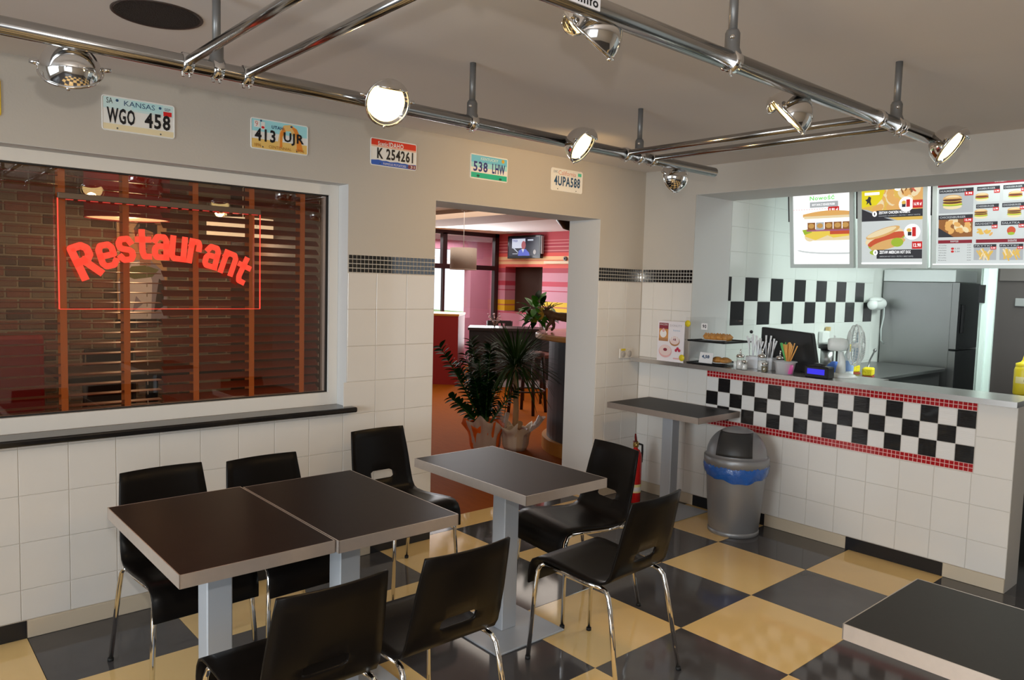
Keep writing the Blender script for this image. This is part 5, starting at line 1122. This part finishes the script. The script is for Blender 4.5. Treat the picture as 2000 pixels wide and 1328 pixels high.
for k in range(240):
    a = random.uniform(0, 2*pi); el = random.uniform(-.2, 1.2); l = random.uniform(.36, .54); dr = random.uniform(.15, .6)*(1.3-el*.5)
    key = (round(l, 1), round(dr, 1))
    me = leafmesh(round(l, 1) or .4, .0085, LEAF2, round(dr, 1), .2, 7)
    inst('leaf', me, t, (-.02, 0, .80+random.uniform(-.05, .06)), aim((cos(a)*cos(el), sin(a)*cos(el), sin(el))))
# leafy plant in a glass on the bar
t = thing('leafy_bar_plant', 'bright green leafy cutting in a glass vase on the curved bar', 'plant', (.575, 1.69, 1.119))
obj('vase', MB().lathe([(0, 0), (.035, 0), (.04, .01), (.04, .10), (.036, .10), (.034, .012), (0, .008)], 18), CLEARG, t)
lm3 = leafmesh(.12, .035, LEAF3, .35, .2); lm4 = leafmesh(.14, .028, LEAF, .4, .2)
for k in range(80):
    a = random.uniform(0, 2*pi); el = random.uniform(-.3, 1.2); r = random.uniform(.02, .17); z = .08+random.uniform(0, .30)*(1-.5*abs(cos(el)))
    inst('leaf', lm3 if k % 5 else lm4, t, (r*cos(a)*.8-.05, r*sin(a)*.8+.04, z), aim((cos(a)*cos(el), sin(a)*cos(el), sin(el)-.1)))
for k in range(7):
    a = 2*pi*k/7; obj('stem', MB().tube([(0, 0, .02), (.05*cos(a), .05*sin(a), .14), (.10*cos(a), .10*sin(a), .26)], .004, 6), mat('plant_stem', (.03, .10, .02), .4), t)
# carved animal figurine with straw mane on the bar
t = thing('animal_figurine', 'small brown carved animal figurine with yellow straw ruff on the curved bar', 'figurine', (.57, 1.46, 1.119), radians(0))
FB = mat('carved_brown', (.16, .085, .035), .6, var=.6, vscale=22, bump=.5, bscale=40)
def skin(name, verts, edges, radii, m, parent):
    me = bpy.data.meshes.new(name); me.from_pydata(verts, edges, []); o = bpy.data.objects.new(name, me); COL.objects.link(o); o.parent = parent; me.materials.append(m)
    sk = o.modifiers.new('skin', 'SKIN'); sk.use_smooth_shade = True
    bm = bmesh.new(); bm.from_mesh(me); lay = bm.verts.layers.skin.verify()
    for v, r in zip(bm.verts, radii): v[lay].radius = (r, r); v[lay].use_root = False
    bm.verts.ensure_lookup_table(); bm.verts[0][lay].use_root = True; bm.to_mesh(me); bm.free()
    ss = o.modifiers.new('sub', 'SUBSURF'); ss.levels = 1; ss.render_levels = 1; return o
D = Rt
def F(a, b, z): v = D*a+Vector((.66, .75, 0))*b; return (v.x, v.y, z)
vs = [F(.06, 0, .155), F(-.02, 0, .150), F(-.085, 0, .165), F(-.13, 0, .195), F(-.175, 0, .185), F(-.215, 0, .168), F(.14, 0, .145), F(.20, 0, .16), F(.25, 0, .13), F(-.06, .03, .10), F(-.045, .03, .05), F(-.075, .03, .008), F(-.075, -.03, .10), F(-.115, -.03, .055), F(-.125, -.03, .008), F(.12, .03, .095), F(.10, .03, .05), F(.11, .03, .008), F(.11, -.03, .095), F(.085, -.03, .05), F(.09, -.03, .008)]
es = [(0, 1), (1, 2), (2, 3), (3, 4), (4, 5), (0, 6), (6, 7), (7, 8), (2, 9), (9, 10), (10, 11), (2, 12), (12, 13), (13, 14), (6, 15), (15, 16), (16, 17), (6, 18), (18, 19), (19, 20)]
skin('body', vs, es, [.044, .042, .038, .030, .026, .016, .038, .02, .010, .022, .016, .014, .022, .016, .014, .024, .017, .014, .024, .017, .014], FB, t)
MANE = mat('straw_yellow', (.75, .50, .06), .7)
b = MB(); rr = random.Random(9)
for k in range(60):
    a = rr.uniform(0, 2*pi); p0 = Vector(F(-.145, 0, .18)); d = Vector((0, 0, sin(a)))+Vector((.66, .75, 0))*cos(a)*.8-D*rr.uniform(.2, .8); b.tube([p0, p0+d*.035, p0+d*rr.uniform(.05, .075)-D*.01], [.003, .003, .001], 4)
obj('straw_ruff', b, MANE, t, weld=False, kind='stuff')
for k in range(6):
    a = .5+k*.28; p0 = Vector(F(-.12, 0, .215)); obj('crest_twig', MB().tube([p0, p0+D*(.03*k-.06)+Vector((0, 0, .05)), p0+D*(.05*k-.10)+Vector((0, 0, .085-.004*k))], [.005, .004, .002], 5), FB, t)
for sy in (-1, 1): obj('ear', MB().ball(F(-.135, sy*.022, .225), .008, .008, .016, 8, 6), FB, t)
# blue flowers by the jamb on the bar
t = thing('blue_flower_bunch', 'bunch of dark stems with blue flowers beside the door jamb', 'flowers', (.54, 1.09, 1.119))
obj('vase', MB().lathe([(0, 0), (.03, 0), (.045, .08), (.03, .16), (.027, .16), (.04, .08), (.026, .006), (0, .006)], 18), mat('grey_vase', (.35, .37, .40), .2, .3), t)
for k in range(14):
    a = 2*pi*k/14; r = random.uniform(.02, .07); h = random.uniform(.34, .50); s = obj('stem', MB().tube([(0, 0, .05), (r*.4*cos(a), r*.4*sin(a), h*.6), (r*cos(a), r*sin(a), h)], .004, 6), mat('dark_stem', (.05, .035, .02), .7), t)
    obj('flower', MB().ball((r*cos(a), r*sin(a), h), .024, .024, .018, 8, 6), mat('blue_petals' if k % 4 else 'orange_petals', (.03, .10, .28) if k % 4 else (.5, .25, .1), .7), s)
